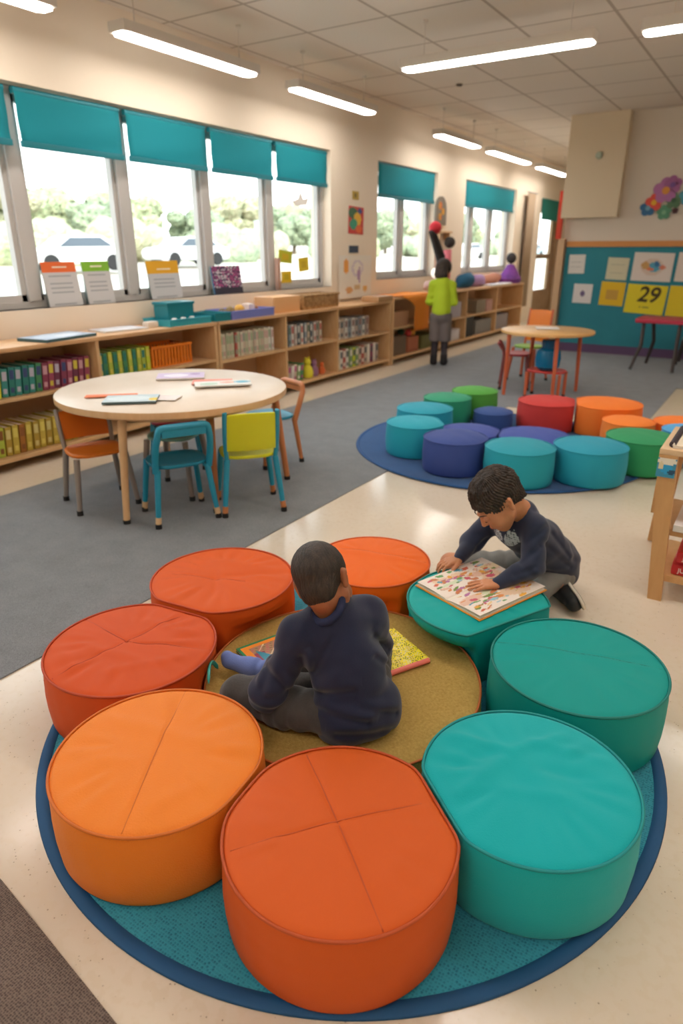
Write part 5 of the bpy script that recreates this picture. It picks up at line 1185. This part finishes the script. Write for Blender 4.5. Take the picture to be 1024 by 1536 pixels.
# local: u along far edge, v toward outside
closed_book('picture_book', 'green and orange framed picture book lying left of the seated child', M, W_, H_, bk1, .012, mat('green_cover', '#1f7f52', .5))
def bk2(u, v):
    q = math.sin(u*46+5*math.sin(v*21))*math.sin(v*52+4*math.sin(u*19))
    if u < .06: return '#f0d21a'
    if q > .62: return '#5f6a1e'
    if q < -.72: return '#d9d2c0'
    if abs(math.sin((u+v*.5)*26)) < .10 and .2 < u < .9: return '#a8a01c'
    return '#f2de22' if math.sin(u*17)*math.sin(v*13) > -.3 else '#e6cc1a'
M, W_, H_ = quad_mat((-.835, 1.848, zb), (-.905, 1.720, zb), (-1.060, 1.995, zb))
M, W_, H_ = quad_mat((-1.10, 1.83, zb), (-.895, 1.712, zb), (-1.025, 1.970, zb))
closed_book('picture_book', 'yellow picture book with a salmon spine lying right of the seated child', M, W_, H_, bk2, .016, mat('yellow_cover', '#e6cc1a', .5), (60, 60))
o = None
b = bmesh.new(); bb = [V((-.900, 1.705, zb)), V((-.820, 1.855, zb))]
tube(b, [bb[0]+V((0, 0, .010)), bb[1]+V((0, 0, .010))], .0095, 12, flat=1); lastbook = [o for o in SC.objects if o.name.startswith('picture_book') and o.type == 'EMPTY'][-1]
sp = obj('spine', b, mat('salmon_spine', '#ef7a6c', .5), None, True); sp.parent = lastbook; sp.matrix_parent_inverse = lastbook.matrix_world.inverted()

# ---- big open picture book on the teal pouf
zt_ = RZ+.232+.0095
M, W_, H_ = quad_mat((-.885, 2.50, zt_), (-1.06, 2.165, zt_), (-.575, 2.385, zt_))
Tb = thing('open_book', 'large open picture book with colourful drawings lying on the teal pouf under the hands of the boy', 'book'); Tb['label'] = 'large open picture book with colourful drawings lying on the back teal pouf'
Tb.matrix_world = M
def page(seed, tint):
    rg = random.Random(seed); bl = []
    pal = ['#d98a4a', '#e2a53a', '#c9556a', '#5f9c5a', '#4fa0b8', '#8fc0d0', '#b06a9c', '#e0b8a0', '#c97a4c', '#6f8f3c', '#d0654a', '#e6c98a']
    for i in range(9): bl.append((.1+.8*rg.random(), .1+.8*rg.random(), .1+.12*rg.random(), .06+.1*rg.random(), rg.choice(['#e3c4a6', '#c9dbe0', '#e8d3b0', '#dfb9a4', '#cfd8b8']), rg.random()*3))
    for i in range(60):
        bl.append((.06+.88*rg.random(), .08+.84*rg.random(), .02+.06*rg.random(), .012+.04*rg.random(), rg.choice(pal), rg.random()*3))
    def f(u, v):
        c = tint
        for cx, cy, rx, ry, col, a in bl:
            x = (u-cx)*math.cos(a)+(v-cy)*math.sin(a); y = -(u-cx)*math.sin(a)+(v-cy)*math.cos(a)
            r2 = (x/rx)**2+(y/ry)**2+.35*math.sin(x*90)*math.sin(y*80)
            if r2 < 1: c = col
            elif r2 < 1.15 and rx < .1: c = '#a88a74'
        return c
    return f
def wrp(u, v): return 0
for side in (-1, 1):
    w2 = W_/2
    fn = (lambda u, v: wave(u)) if 0 else None
    hw_ = (lambda u, v, s=side: .006+.007*math.sin(min(1, (1-u if s < 0 else u)*1.25)*PI*.55+.0) - (.008*math.exp(-((1-u if s < 0 else u)/.05)**2)))
    o = pic('page_spread', w2, H_, 60, 72, page(5+side, '#e9ddd2'), Tb, .002, '#e6d8c4', warp=hw_); o.location = (side*w2/2, 0, .002)
    b = bmesh.new()
    for i in range(3):
        ins = .002*i; bx(b, min(0, side*(w2-ins*1.0)), max(0, side*(w2-ins)), -H_/2+ins*.6, H_/2-ins*.6, .0022+.0018*i, .0036+.0018*i)
    obj('page_block', b, PGM, Tb)
box('book_cover', -W_/2-.006, W_/2+.006, -H_/2-.006, H_/2+.006, -.0015, .0018, mat('orange_cover', '#e2942c', .5), Tb)

# ---- boy 2: behind the teal pouf, leaning over the book
t2 = thing('person', 'boy with short dark hair kneeling on the floor, leaning over the big open book', 'person', (-.70, 2.80, .0005))
H2 = Head((-.812, 2.425, .572), (-.52, -.56, -.88), (-.45, -.35, .8), 1.13)
neck = (-.755, 2.545, .485); pel = (-.665, 2.865, .150)
lsh = (-.672, 2.500, .455); rsh = (-.872, 2.600, .435)
lel = (-.640, 2.420, .325); lwr = (-.732, 2.285, .279); rel = (-.945, 2.520, .320); rwr = (-.945, 2.395, .288)
lhip = (-.625, 2.82, .12); lkn = (-.70, 2.535, .085); lan = (-.650, 2.87, .075)
rhip = (-.735, 2.88, .12); rkn = (-1.125, 2.735, .082); ran = (-.90, 2.62, .05)
S = Sdf((-1.25, 2.08, -.005), (-.40, 3.05, .74), .0032)
head_prims(S, H2)
S.cap(H2.p(0, -.02, -.06), neck, .046, .050, k=.02); S.cap(neck, pel, .055, .07, k=.03); S.cap(lsh, rsh, .035, k=.03)
for a, b_, c in ((lsh, lel, lwr), (rsh, rel, rwr)): S.cap(a, b_, .034, .029, k=.02); S.cap(b_, c, .028, .0215, k=.015)
for a, b_, c in ((lhip, lkn, lan), (rhip, rkn, ran)): S.cap(a, b_, .054, .046, k=.02); S.cap(b_, c, .042, .026, k=.025)
S.cap(lan, (-.585, 2.79, .05), .024, .022, k=.02); S.cap(ran, (-.82, 2.585, .035), .024, .022, k=.02)
hand_prims(S, (-.736, 2.279, .279), (-.78, -.55, -.06), (-.05, -.1, 1), 1, 1.05, curl=(.08, .12, .12), spread=.12)
hand_prims(S, (-.948, 2.388, .287), (-.55, -.8, -.12), (-.1, -.1, 1), -1, 1.0, curl=(.15, .45, .45), spread=.05)
child_of(link_mesh('body', S.mesh('body'), SKIN_A), t2)
face_parts(H2, t2)
for ch in list(SC.objects):
    if ch.parent is t2 and ch.matrix_parent_inverse == Matrix.Identity(4): ch.matrix_parent_inverse = Matrix.Translation(-V(t2.location))
child_of(hair_mesh(H2, (-1.0, 2.26, .42), (-.64, 2.64, .78), 'hair', nape=-.046, th=.008, amp=.0042, vox=.0022, seed=8), t2)
# sweatshirt
S = Sdf((-1.10, 2.22, .03), (-.48, 3.03, .58), .0032)
S.cap((-.765, 2.565, .42), (-.715, 2.72, .30), .092, .100, k=.03); S.cap((-.715, 2.72, .30), (-.665, 2.855, .17), .102, .112, k=.03)
ax2 = (V(H2.p(0, -.02, -.06))-V(neck)).normalized(); S.cap(lsh, rsh, .050, k=.05); S.cap(tuple(V(neck)+ax2*.022+V((.006, .012, -.004))), (-.76, 2.56, .44), .060, .075, k=.04)
S.cap(lsh, lel, .052, .046, k=.03); S.cap(lel, lwr, .044, .029, k=.025); S.cap(rsh, rel, .050, .045, k=.03); S.cap(rel, rwr, .043, .029, k=.025)
S.cap((-.665, 2.875, .14), (-.65, 2.895, .10), .104, .10, k=.03); S.plane((-.66, 2.85, .055), (.05, .1, -1), .008)
S.disp(creases([((-.668, 2.613, .42), (-.698, 2.498, .38), .004), ((-.67, 2.554, .35), (-.701, 2.444, .31), .005), ((-.651, 2.464, .3), (-.701, 2.37, .29), .005), ((-.659, 2.7, .36), (-.599, 2.809, .22), .005), ((-.682, 2.666, .32), (-.594, 2.837, .16), .005), ((-.831, 2.425, .42), (-.889, 2.44, .34), .004)], (.3, -.87, .4), folds([(*lel, .08, (-.5, -.3, -.8), .0038, 130), (*rel, .08, (.2, .2, -1), .0036, 130), (*lsh, .06, (.7, .5, -.3), .003, 110), (-.66, 2.83, .17, .12, (.1, .4, 1), .0045, 95), (-.70, 2.74, .28, .10, (.1, .5, .8), .003, 80)], 21)))
S.cap(tuple(V(neck)+V((.0, .004, -.03))), H2.p(0, -.02, -.06), .044, .052, k=.003, sub=True)
sw = child_of(link_mesh('sweatshirt', S.mesh('sweatshirt'), None), t2)
# body of the shirt with a pale printed patch on the chest, printed into the fabric
m = bpy.data.materials.new('navy_printed_jersey'); nt = NT(m); pb = nt.n['Principled BSDF']; pb.inputs['Roughness'].default_value = .85; pb.inputs['Sheen Weight'].default_value = .2
a = nt.add('ShaderNodeAttribute', attribute_name='Col'); nt.link(a.outputs['Color'], pb.inputs['Base Color'])
sw.data.materials.append(m)
me = sw.data; co_ = np.empty(len(me.vertices)*3, np.float32); me.vertices.foreach_get('co', co_); co_ = co_.reshape(-1, 3)
col = np.tile(np.array([*lin('#1b2640'), 1], np.float32), (len(co_), 1))
Fm = frame((-.25, -.95, -.25), (0, -.45, 1)); L = (co_-np.array((-.765, 2.50, .36), np.float32))@np.array(Fm)
nz = wob(co_, 420, 5, 5); front = (L[:, 1] > .0)
m1 = front & (((L[:, 0]+.012)/.034)**2+((L[:, 2]-.0)/.085)**2+.35*nz < 1); m2 = front & (((L[:, 0]-.055)/.026)**2+((L[:, 2]-.03)/.028)**2+.6*nz < 1)
col[m1] = [*lin('#aebfc4'), 1]; col[m1 & (nz > .25)] = [*lin('#4d6068'), 1]; col[m2 & (nz < .15)] = [*lin('#c3cdd2'), 1]
sl = ((co_-np.array(lsh))**2).sum(1) < 0; 
ca = me.color_attributes.new('Col', 'FLOAT_COLOR', 'POINT'); ca.data.foreach_set('color', col.ravel())
b = bmesh.new(); ax = (V(H2.p(0, -.02, -.06))-V(neck)).normalized(); fr = frame((-.6, -.6, 0), ax); c0 = V(neck)+ax*.026+V((.004, .006, -.002))
tube(b, [c0+fr@V((.056*math.cos(a_), .056*math.sin(a_), 0)) for a_ in [2*PI*i/40 for i in range(40)]], .007, 8, closed=True); child_of(obj('collar', b, mat('navy_rib2', '#1d2b45', .9), None, 'all'), t2)
# grey trousers with navy hem on the far knee
S = Sdf((-1.20, 2.44, -.003), (-.48, 3.03, .27), .003)
S.cap((-.635, 2.85, .095), (-.70, 2.87, .095), .075, k=.03)
S.cap(lhip, lkn, .060, .056, k=.03); S.cap(lkn, lan, .052, .040, k=.025)
S.cap(rhip, (-1.075, 2.757, .088), .066, .060, k=.03); S.plane((-1.082, 2.78, .09), (-1, -.25, 0), .004)
S.plane((0, 0, .002), (0, 0, -1), .005)
S.disp(folds([(-.9, 2.82, .1, .12, (1, .2, .3), .004, 110), (*lkn, .08, (.3, 1, 0), .003, 120), (-.66, 2.8, .08, .09, (.2, 1, 0), .004, 120)], 31))
child_of(link_mesh('trousers', S.mesh('trousers'), GREYT), t2)
S = Sdf((-1.14, 2.68, .0), (-.98, 2.88, .18), .003); S.cap((-1.00, 2.787, .090), (-1.088, 2.754, .088), .066, .0625, k=.01); S.plane((-1.09, 2.78, .09), (-1, -.25, 0), .004); S.plane((-1.03, 2.78, .09), (1, .25, 0), .004); S.plane((0, 0, .002), (0, 0, -1), .004)
child_of(link_mesh('trouser_cuff', S.mesh('trouser_cuff'), NAVY), t2)
# shoe: sole turned outwards
def shoe(heel, toe, outn, par, sc=1.0):
    h, t_ = V(heel), V(toe); d = (t_-h).normalized(); n = V(outn); n = (n-d*n.dot(d)).normalized(); s = d.cross(n); L_ = (t_-h).length
    lo = [min(h[i], t_[i])-.10 for i in range(3)]; hi = [max(h[i], t_[i])+.10 for i in range(3)]
    def q(a, b_, c): return h+d*(a*L_)+s*b_+n*c
    S = Sdf(lo, hi, .0026)       # n points to the sole side
    S.cap(q(.10, 0, -.016), q(.86, .002, -.012), .040, .037, k=.02); S.cap(q(.08, 0, -.04), q(.32, 0, -.045), .031, .030, k=.02); S.cap(q(.3, 0, -.04), q(.6, 0, -.025), .030, .028, k=.03)
    S.plane(q(0, 0, .012), n, .004); S.disp(lambda P: .0008*wob(P, 160, 2, 4))
    up_ = child_of(link_mesh('shoe', S.mesh('shoe'), mat('black_shoe', '#1b1d1f', .55, bump='noise', bscale=200, bstr=.5)), par)
    S = Sdf(lo, hi, .0026)
    S.cap(q(.10, 0, .010), q(.5, .0, .010), .043, .038, k=.01); S.cap(q(.5, 0, .010), q(.88, .002, .010), .038, .041, k=.01); S.plane(q(0, 0, .022), n, .004); S.plane(q(0, 0, .008), -n, .003)
    so_ = link_mesh('sole', S.mesh('sole'), mat('cream_sole', '#d9d0c0', .6)); so_.parent = up_
    S = Sdf(lo, hi, .0026)
    S.cap(q(.12, 0, .018), q(.5, .0, .018), .035, .030, k=.01); S.cap(q(.5, 0, .018), q(.86, .002, .018), .030, .033, k=.01); S.plane(q(0, 0, .0245), n, .002); S.plane(q(0, 0, .02), -n, .002)
    o_ = link_mesh('outsole', S.mesh('outsole'), mat('black_outsole', '#26272a', .7, bump='weave', bscale=40, bstr=.8, bdist=.003)); o_.parent = up_
    b = bmesh.new()
    for k_ in range(4): a0 = .34+.11*k_; tube(b, bez(q(a0, -.028, -.045+.06*(a0-.3)), q(a0+.02, 0, -.082+.09*(a0-.3)), q(a0, .028, -.045+.06*(a0-.3)), 6), .0022, 6)
    o_ = obj('laces', b, mat('gold_laces', '#8f7f45', .6), None, 'all'); o_.parent = up_
    return up_
shoe((-.650, 2.900, .075), (-.490, 2.690, .052), (.70, .42, .42), t2)

# ---- far child standing at the counter
t3 = thing('person', 'child with black hair in a lime green top standing at the far counter', 'person', (-3.92, 8.62, .0))
c = V((-3.92, 8.62, 0)); f3 = V((-.35, .93, 0)).normalized(); l3 = V((-f3.y, f3.x, 0)); l3 = V((-.93, -.35, 0))
def q3(s_, f_, z): return tuple(c+l3*s_+f3*f_+V((0, 0, z)))
H3 = Head(q3(0, .05, 1.25), tuple(f3+V((.5, 0, -.35))), (0, .2, 1), 1.05)
lo, hi = (-4.32, 8.25, -.003), (-3.5, 9.1, 1.42)
S = Sdf(lo, hi, .006); head_prims(S, H3)
S.cap(q3(0, 0, 1.18), q3(0, 0, 1.06), .045, k=.02); S.cap(q3(0, 0, 1.02), q3(0, -.01, .70), .07, k=.03)
for s_ in (-1, 1):
    S.cap(q3(s_*.13, 0, 1.06), q3(s_*.16, .02, .84), .036, .03, k=.02); S.cap(q3(s_*.16, .02, .84), q3(s_*.12, .20, .80), .028, .022, k=.02)
    S.cap(q3(s_*.065, 0, .66), q3(s_*.065, .02, .38), .06, .046, k=.02); S.cap(q3(s_*.065, .02, .38), q3(s_*.07, -.02, .07), .045, .03, k=.02); S.cap(q3(s_*.07, -.02, .04), q3(s_*.08, .10, .03), .03, .025, k=.02)
    hand_prims(S, q3(s_*.12, .20, .80), tuple(f3), (0, 0, 1), s_, 1.0)
child_of(link_mesh('body', S.mesh('body'), SKIN_A), t3)
child_of(hair_mesh(H3, (-4.15, 8.45, 1.02), (-3.68, 8.92, 1.45), 'hair', nape=-.12, th=.024, amp=.004, vox=.005, long=1), t3)
S = Sdf(lo, hi, .006)
S.cap(q3(0, 0, 1.07), q3(0, -.01, .74), .105, .13, k=.03); S.cap(q3(-.11, 0, 1.07), q3(.11, 0, 1.07), .055, k=.04)
for s_ in (-1, 1): S.cap(q3(s_*.13, 0, 1.06), q3(s_*.165, .02, .84), .058, .05, k=.03); S.cap(q3(s_*.165, .02, .84), q3(s_*.13, .17, .81), .046, .034, k=.03)
S.plane(q3(0, 0, .68), (0, 0, -1), .01); S.disp(folds([(*q3(.15, 0, .86), .1, (0, 0, 1), .006, 80)], 3))
child_of(link_mesh('lime_jacket', S.mesh('lime_jacket'), mat('lime_fabric', '#b4cf2a', .8, bump='noise', bscale=60, bstr=.3)), t3)
S = Sdf(lo, hi, .006); S.cap(q3(-.03, -.01, .66), q3(.03, -.01, .66), .115, k=.03)
for s_ in (-1, 1): S.cap(q3(s_*.062, -.01, .64), q3(s_*.07, .0, .36), .088, .08, k=.02)
S.plane(q3(0, 0, .32), (0, 0, -1), .01); S.plane(q3(0, 0, .70), (0, 0, 1), .01)
child_of(link_mesh('grey_shorts', S.mesh('grey_shorts'), mat('grey_taupe_cloth', '#6f6664', .85)), t3)
S = Sdf(lo, hi, .006)
for s_ in (-1, 1): S.cap(q3(s_*.065, .02, .40), q3(s_*.07, -.02, .10), .055, .042, k=.005)
child_of(link_mesh('leggings', S.mesh('leggings'), mat('dark_leggings', '#352f35', .85)), t3)
for s_ in (-1, 1):
    S = Sdf(lo, (-3.5, 9.1, .25), .006); S.cap(q3(s_*.07, -.02, .14), q3(s_*.07, -.02, .05), .05, .046, k=.02); S.cap(q3(s_*.07, -.02, .045), q3(s_*.085, .11, .038), .044, .038, k=.02); S.plane((0, 0, .003), (0, 0, -1), .004)
    child_of(link_mesh('boot', S.mesh('boot'), mat('black_boot', '#1f1c20', .6)), t3)

t3.location.z += .0075
# ------------------------------------------------------------------ outside
GR = mat('pale_pavement', '#cfc8bc', .9, col2='#b5ad9d', nscale=.3)
b = bmesh.new(); v = [b.verts.new(p) for p in ((-5.3, -60, -.4), (-12, -60, -.3), (-30, -60, .9), (-120, -60, 3), (-5.3, 160, -.4), (-12, 160, -.3), (-30, 160, .9), (-120, 160, 3))]
for i in range(3): b.faces.new((v[i], v[i+4], v[i+5], v[i+1]))
struct(obj('ground_outside', b, GR))
b = bmesh.new(); n = 60; rw = [[], []]
for i in range(n+1):
    yy = -60+220*i/n; hh = 7+2.5*math.sin(i*.35)+1.5*math.sin(i*.9+1)
    rw[0].append(b.verts.new((-95, yy, 0))); rw[1].append(b.verts.new((-118, yy, hh)))
for i in range(n): b.faces.new((rw[0][i], rw[0][i+1], rw[1][i+1], rw[1][i]))
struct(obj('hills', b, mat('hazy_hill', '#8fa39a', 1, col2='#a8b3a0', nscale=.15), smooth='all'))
HAZED_LEAF = [mat('hazed_leaves_light', '#bcc09a', .9, col2='#9aa680', nscale=2.2, namt=2, bump='noise', bscale=4, bstr=1, bdist=.3), mat('hazed_leaves_mid', '#aab596', .9, col2='#8c9c80', nscale=2, namt=2, bump='noise', bscale=4, bstr=1, bdist=.3), mat('hazed_leaves_olive', '#c4bd9e', .9, col2='#a2a684', nscale=2, namt=2, bump='noise', bscale=4, bstr=1, bdist=.3)]  # distance haze is put into these leaf colours, paled and greyed
BARK = mat('bark', '#6d5c4a', .95)
def tree(x, y, z, h, w, k, label, seed):
    rg = random.Random(seed); t = thing('tree', label, 'tree', (x, y, z), 0, 'trees beyond the car park')
    b = bmesh.new(); tube(b, [(0, 0, 0), (.1, 0, h*.3), (0, .1, h*.6)], [.22, .16, .1], 8); obj('trunk', b, BARK, t, smooth=True)
    b = bmesh.new()
    for i in range(26):
        a = rg.random()*6.28; q = rg.random()*w*.55; c = Vector((q*math.cos(a), q*math.sin(a), h*(.3+.5*rg.random()))); rr = w*(.13+.17*rg.random())
        r_ = bmesh.ops.create_icosphere(b, subdivisions=4, radius=1)
        for vv in r_['verts']:
            n_ = vv.co.copy(); vv.co = c+Vector((n_.x*rr, n_.y*rr, n_.z*rr*.8))*(1+.13*math.sin(7*n_.x+i)*math.sin(8*n_.y+i)*math.sin(6*n_.z)+.09*math.sin(19*n_.x)*math.sin(17*n_.z+i)+.06*math.sin(31*n_.y+i)*math.sin(37*n_.x)*math.sin(33*n_.z))*(1+.10*(rg.random()-.5))+Vector((rg.random()-.5, rg.random()-.5, rg.random()-.5))*.09*rr*2
    obj('crown', b, HAZED_LEAF[k], t, smooth='all')
kinds_b = ['pale green shrub', 'grey green shrub', 'olive shrub']
kinds = ['broad pale green tree beyond the car park', 'mid green round tree beyond the car park', 'olive green bushy tree beyond the car park']
trs = [(x_-15, y_*1.35, h_*1.15, w_*1.2, k_) for x_, y_, h_, w_, k_ in [(-22, 13.5, 5.6, 3.2, 0), (-26, 19, 4.2, 3.2, 2), (-24, 23, 3.9, 2.6, 1), (-27, 27, 4.6, 3.0, 0), (-25, 30.5, 3.4, 2.6, 1), (-28, 36, 4.6, 3.2, 2), (-26, 41, 4.2, 3, 1), (-29, 47, 4.4, 3.4, 0), (-25, 53, 4.6, 3.4, 1), (-28, 61, 4.4, 3.6, 2), (-26, 70, 5, 3.8, 1), (-30, 80, 5.2, 4, 0), (-28, 92, 5, 4, 1), (-34, 16, 4.8, 3.6, 2), (-36, 26, 5, 4, 0), (-35, 50, 5.4, 4, 2)]]
place = ['leftmost, behind the orange topped paper', 'second from the left', 'third from the left', 'behind the yellow topped paper', 'fifth from the left', 'behind the pane with the dark picture box', 'just right of the dark picture box pane', 'behind the sticky notes', 'ninth from the left', 'behind the middle window', 'right part of the middle window', 'behind the far window', 'farthest of all', 'in the back row at the left', 'in the back row behind the second pane', 'in the back row behind the last pane']
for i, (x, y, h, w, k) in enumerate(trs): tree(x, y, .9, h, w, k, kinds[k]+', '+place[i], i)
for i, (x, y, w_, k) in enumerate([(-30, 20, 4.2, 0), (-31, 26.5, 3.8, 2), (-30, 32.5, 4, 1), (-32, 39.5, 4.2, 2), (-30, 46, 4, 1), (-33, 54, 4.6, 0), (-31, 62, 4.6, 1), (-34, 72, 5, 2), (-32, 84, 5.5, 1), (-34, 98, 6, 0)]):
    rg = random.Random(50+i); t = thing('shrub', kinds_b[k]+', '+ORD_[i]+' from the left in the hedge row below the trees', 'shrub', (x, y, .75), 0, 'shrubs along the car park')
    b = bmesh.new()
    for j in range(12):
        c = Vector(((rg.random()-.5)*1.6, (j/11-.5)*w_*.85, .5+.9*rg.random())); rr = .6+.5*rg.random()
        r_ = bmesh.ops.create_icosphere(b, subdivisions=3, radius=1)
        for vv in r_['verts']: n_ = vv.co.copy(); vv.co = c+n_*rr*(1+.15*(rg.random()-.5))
    obj('foliage', b, HAZED_LEAF[k], t, smooth='all')
def car(x, y, rz, col, label):
    t = thing('parked_car', label, 'car', (x, y, -.2+.067*max(0, -x-12)), rz, 'cars parked outside the windows')
    cm = mat('car_paint_'+col[1:], col, .25, coat=.5); dk = mat('car_glass', '#4a5560', .1); ty = BLACK
    b = bmesh.new(); prism(b, [(-2.1, .35), (-2.15, .7), (-1.9, .85), (-1.1, .92), (-.5, 1.35), (.9, 1.38), (1.6, .95), (2.1, .85), (2.15, .4), (1.9, .28), (-1.9, .28)], -.85, .85)
    bmesh.ops.transform(b, matrix=Matrix.Rotation(R(90), 4, 'X'), verts=b.verts[:]); bmesh.ops.bevel(b, geom=b.edges[:], offset=.06, segments=2, affect='EDGES'); obj('car_body', b, cm, t, True)
    b = bmesh.new(); prism(b, [(-.95, .93), (-.45, 1.29), (.82, 1.31), (1.35, .96)], -.87, .87); bmesh.ops.transform(b, matrix=Matrix.Rotation(R(90), 4, 'X'), verts=b.verts[:]); obj('side_glass', b, dk, t)
    for wx_ in (-1.3, 1.3):
        for wy_ in (-.82, .82):
            b = bmesh.new(); lathe(b, [(0, -.1), (.3, -.1), (.33, -.05), (.33, .05), (.3, .1), (0, .1)], 20); bmesh.ops.rotate(b, verts=b.verts[:], matrix=Matrix.Rotation(R(90), 3, 'X')); o = obj('wheel', b, ty, t, True); o.location = (wx_, wy_, .33)
car(-25.5, 19.0, R(75), '#e9e8e4', 'white parked car seen through the first full pane')
car(-26.5, 26.5, R(80), '#d9dadc', 'silver parked car right of the white one outside')
car(-26, 62, R(85), '#e4e4e0', 'white parked car outside the middle window')
car(-27, 84, R(85), '#7f9aa0', 'grey teal parked car outside the far window')

# ------------------------------------------------------------------ sky, sun, camera
w = bpy.data.worlds.new('sky'); SC.world = w; w.use_nodes = True; n = w.node_tree.nodes; l = w.node_tree.links
bg = n['Background']; tc = n.new('ShaderNodeTexCoord'); sx = n.new('ShaderNodeSeparateXYZ'); l.new(tc.outputs['Generated'], sx.inputs[0])
cr = n.new('ShaderNodeValToRGB'); cr.color_ramp.elements[0].position = .0; cr.color_ramp.elements[0].color = (*lin('#eef2f4'), 1); cr.color_ramp.elements[1].position = .7; cr.color_ramp.elements[1].color = (*lin('#a9c8e6'), 1)
l.new(sx.outputs['Z'], cr.inputs['Fac'])
no = n.new('ShaderNodeTexNoise'); no.inputs['Scale'].default_value = 5; no.inputs['Detail'].default_value = 6; mp = n.new('ShaderNodeMapping'); mp.inputs['Scale'].default_value = (1, 1, 3.5); l.new(tc.outputs['Generated'], mp.inputs[0]); l.new(mp.outputs[0], no.inputs['Vector'])
c2 = n.new('ShaderNodeValToRGB'); c2.color_ramp.elements[0].position = .42; c2.color_ramp.elements[1].position = .6; l.new(no.outputs['Fac'], c2.inputs[0])
mx = n.new('ShaderNodeMix'); mx.data_type = 'RGBA'; l.new(c2.outputs[0], mx.inputs[0]); l.new(cr.outputs[0], mx.inputs[6]); mx.inputs[7].default_value = (*lin('#ffffff'), 1)
l.new(mx.outputs[2], bg.inputs[0]); bg.inputs[1].default_value = 4.0
sl = bpy.data.lights.new('sun', 'SUN'); sl.energy = 4.5; sl.angle = R(3); sl.color = (1, .95, .86); so = bpy.data.objects.new('sun', sl); COL.objects.link(so); so.rotation_euler = (R(35), R(38), 0)

cam = bpy.data.cameras.new('camera'); co = bpy.data.objects.new('camera', cam); COL.objects.link(co)
cam.sensor_fit = 'VERTICAL'; cam.sensor_height = 36; cam.sensor_width = 24; cam.lens = 991/1536*36
co.location = (0, 0, 1.5); co.rotation_euler = (R(90-21.6), 0, R(32.7)); cam.clip_start = .05; cam.clip_end = 400
cam.dof.use_dof = True; cam.dof.focus_distance = 1.95; cam.dof.aperture_fstop = 2.4
SC.camera = co
SC.view_settings.view_transform = 'Standard'; SC.view_settings.look = 'None'; SC.view_settings.gamma = 1; SC.view_settings.exposure = 0.13; SC.view_settings.use_curve_mapping = False
SC.cycles.use_denoising = True
try: SC.cycles.denoiser = 'OPENIMAGEDENOISE'
except Exception: pass
SC.cycles.max_bounces = 8; SC.cycles.diffuse_bounces = 5; SC.cycles.sample_clamp_indirect = 8
SC.cycles.caustics_reflective = False; SC.cycles.caustics_refractive = False
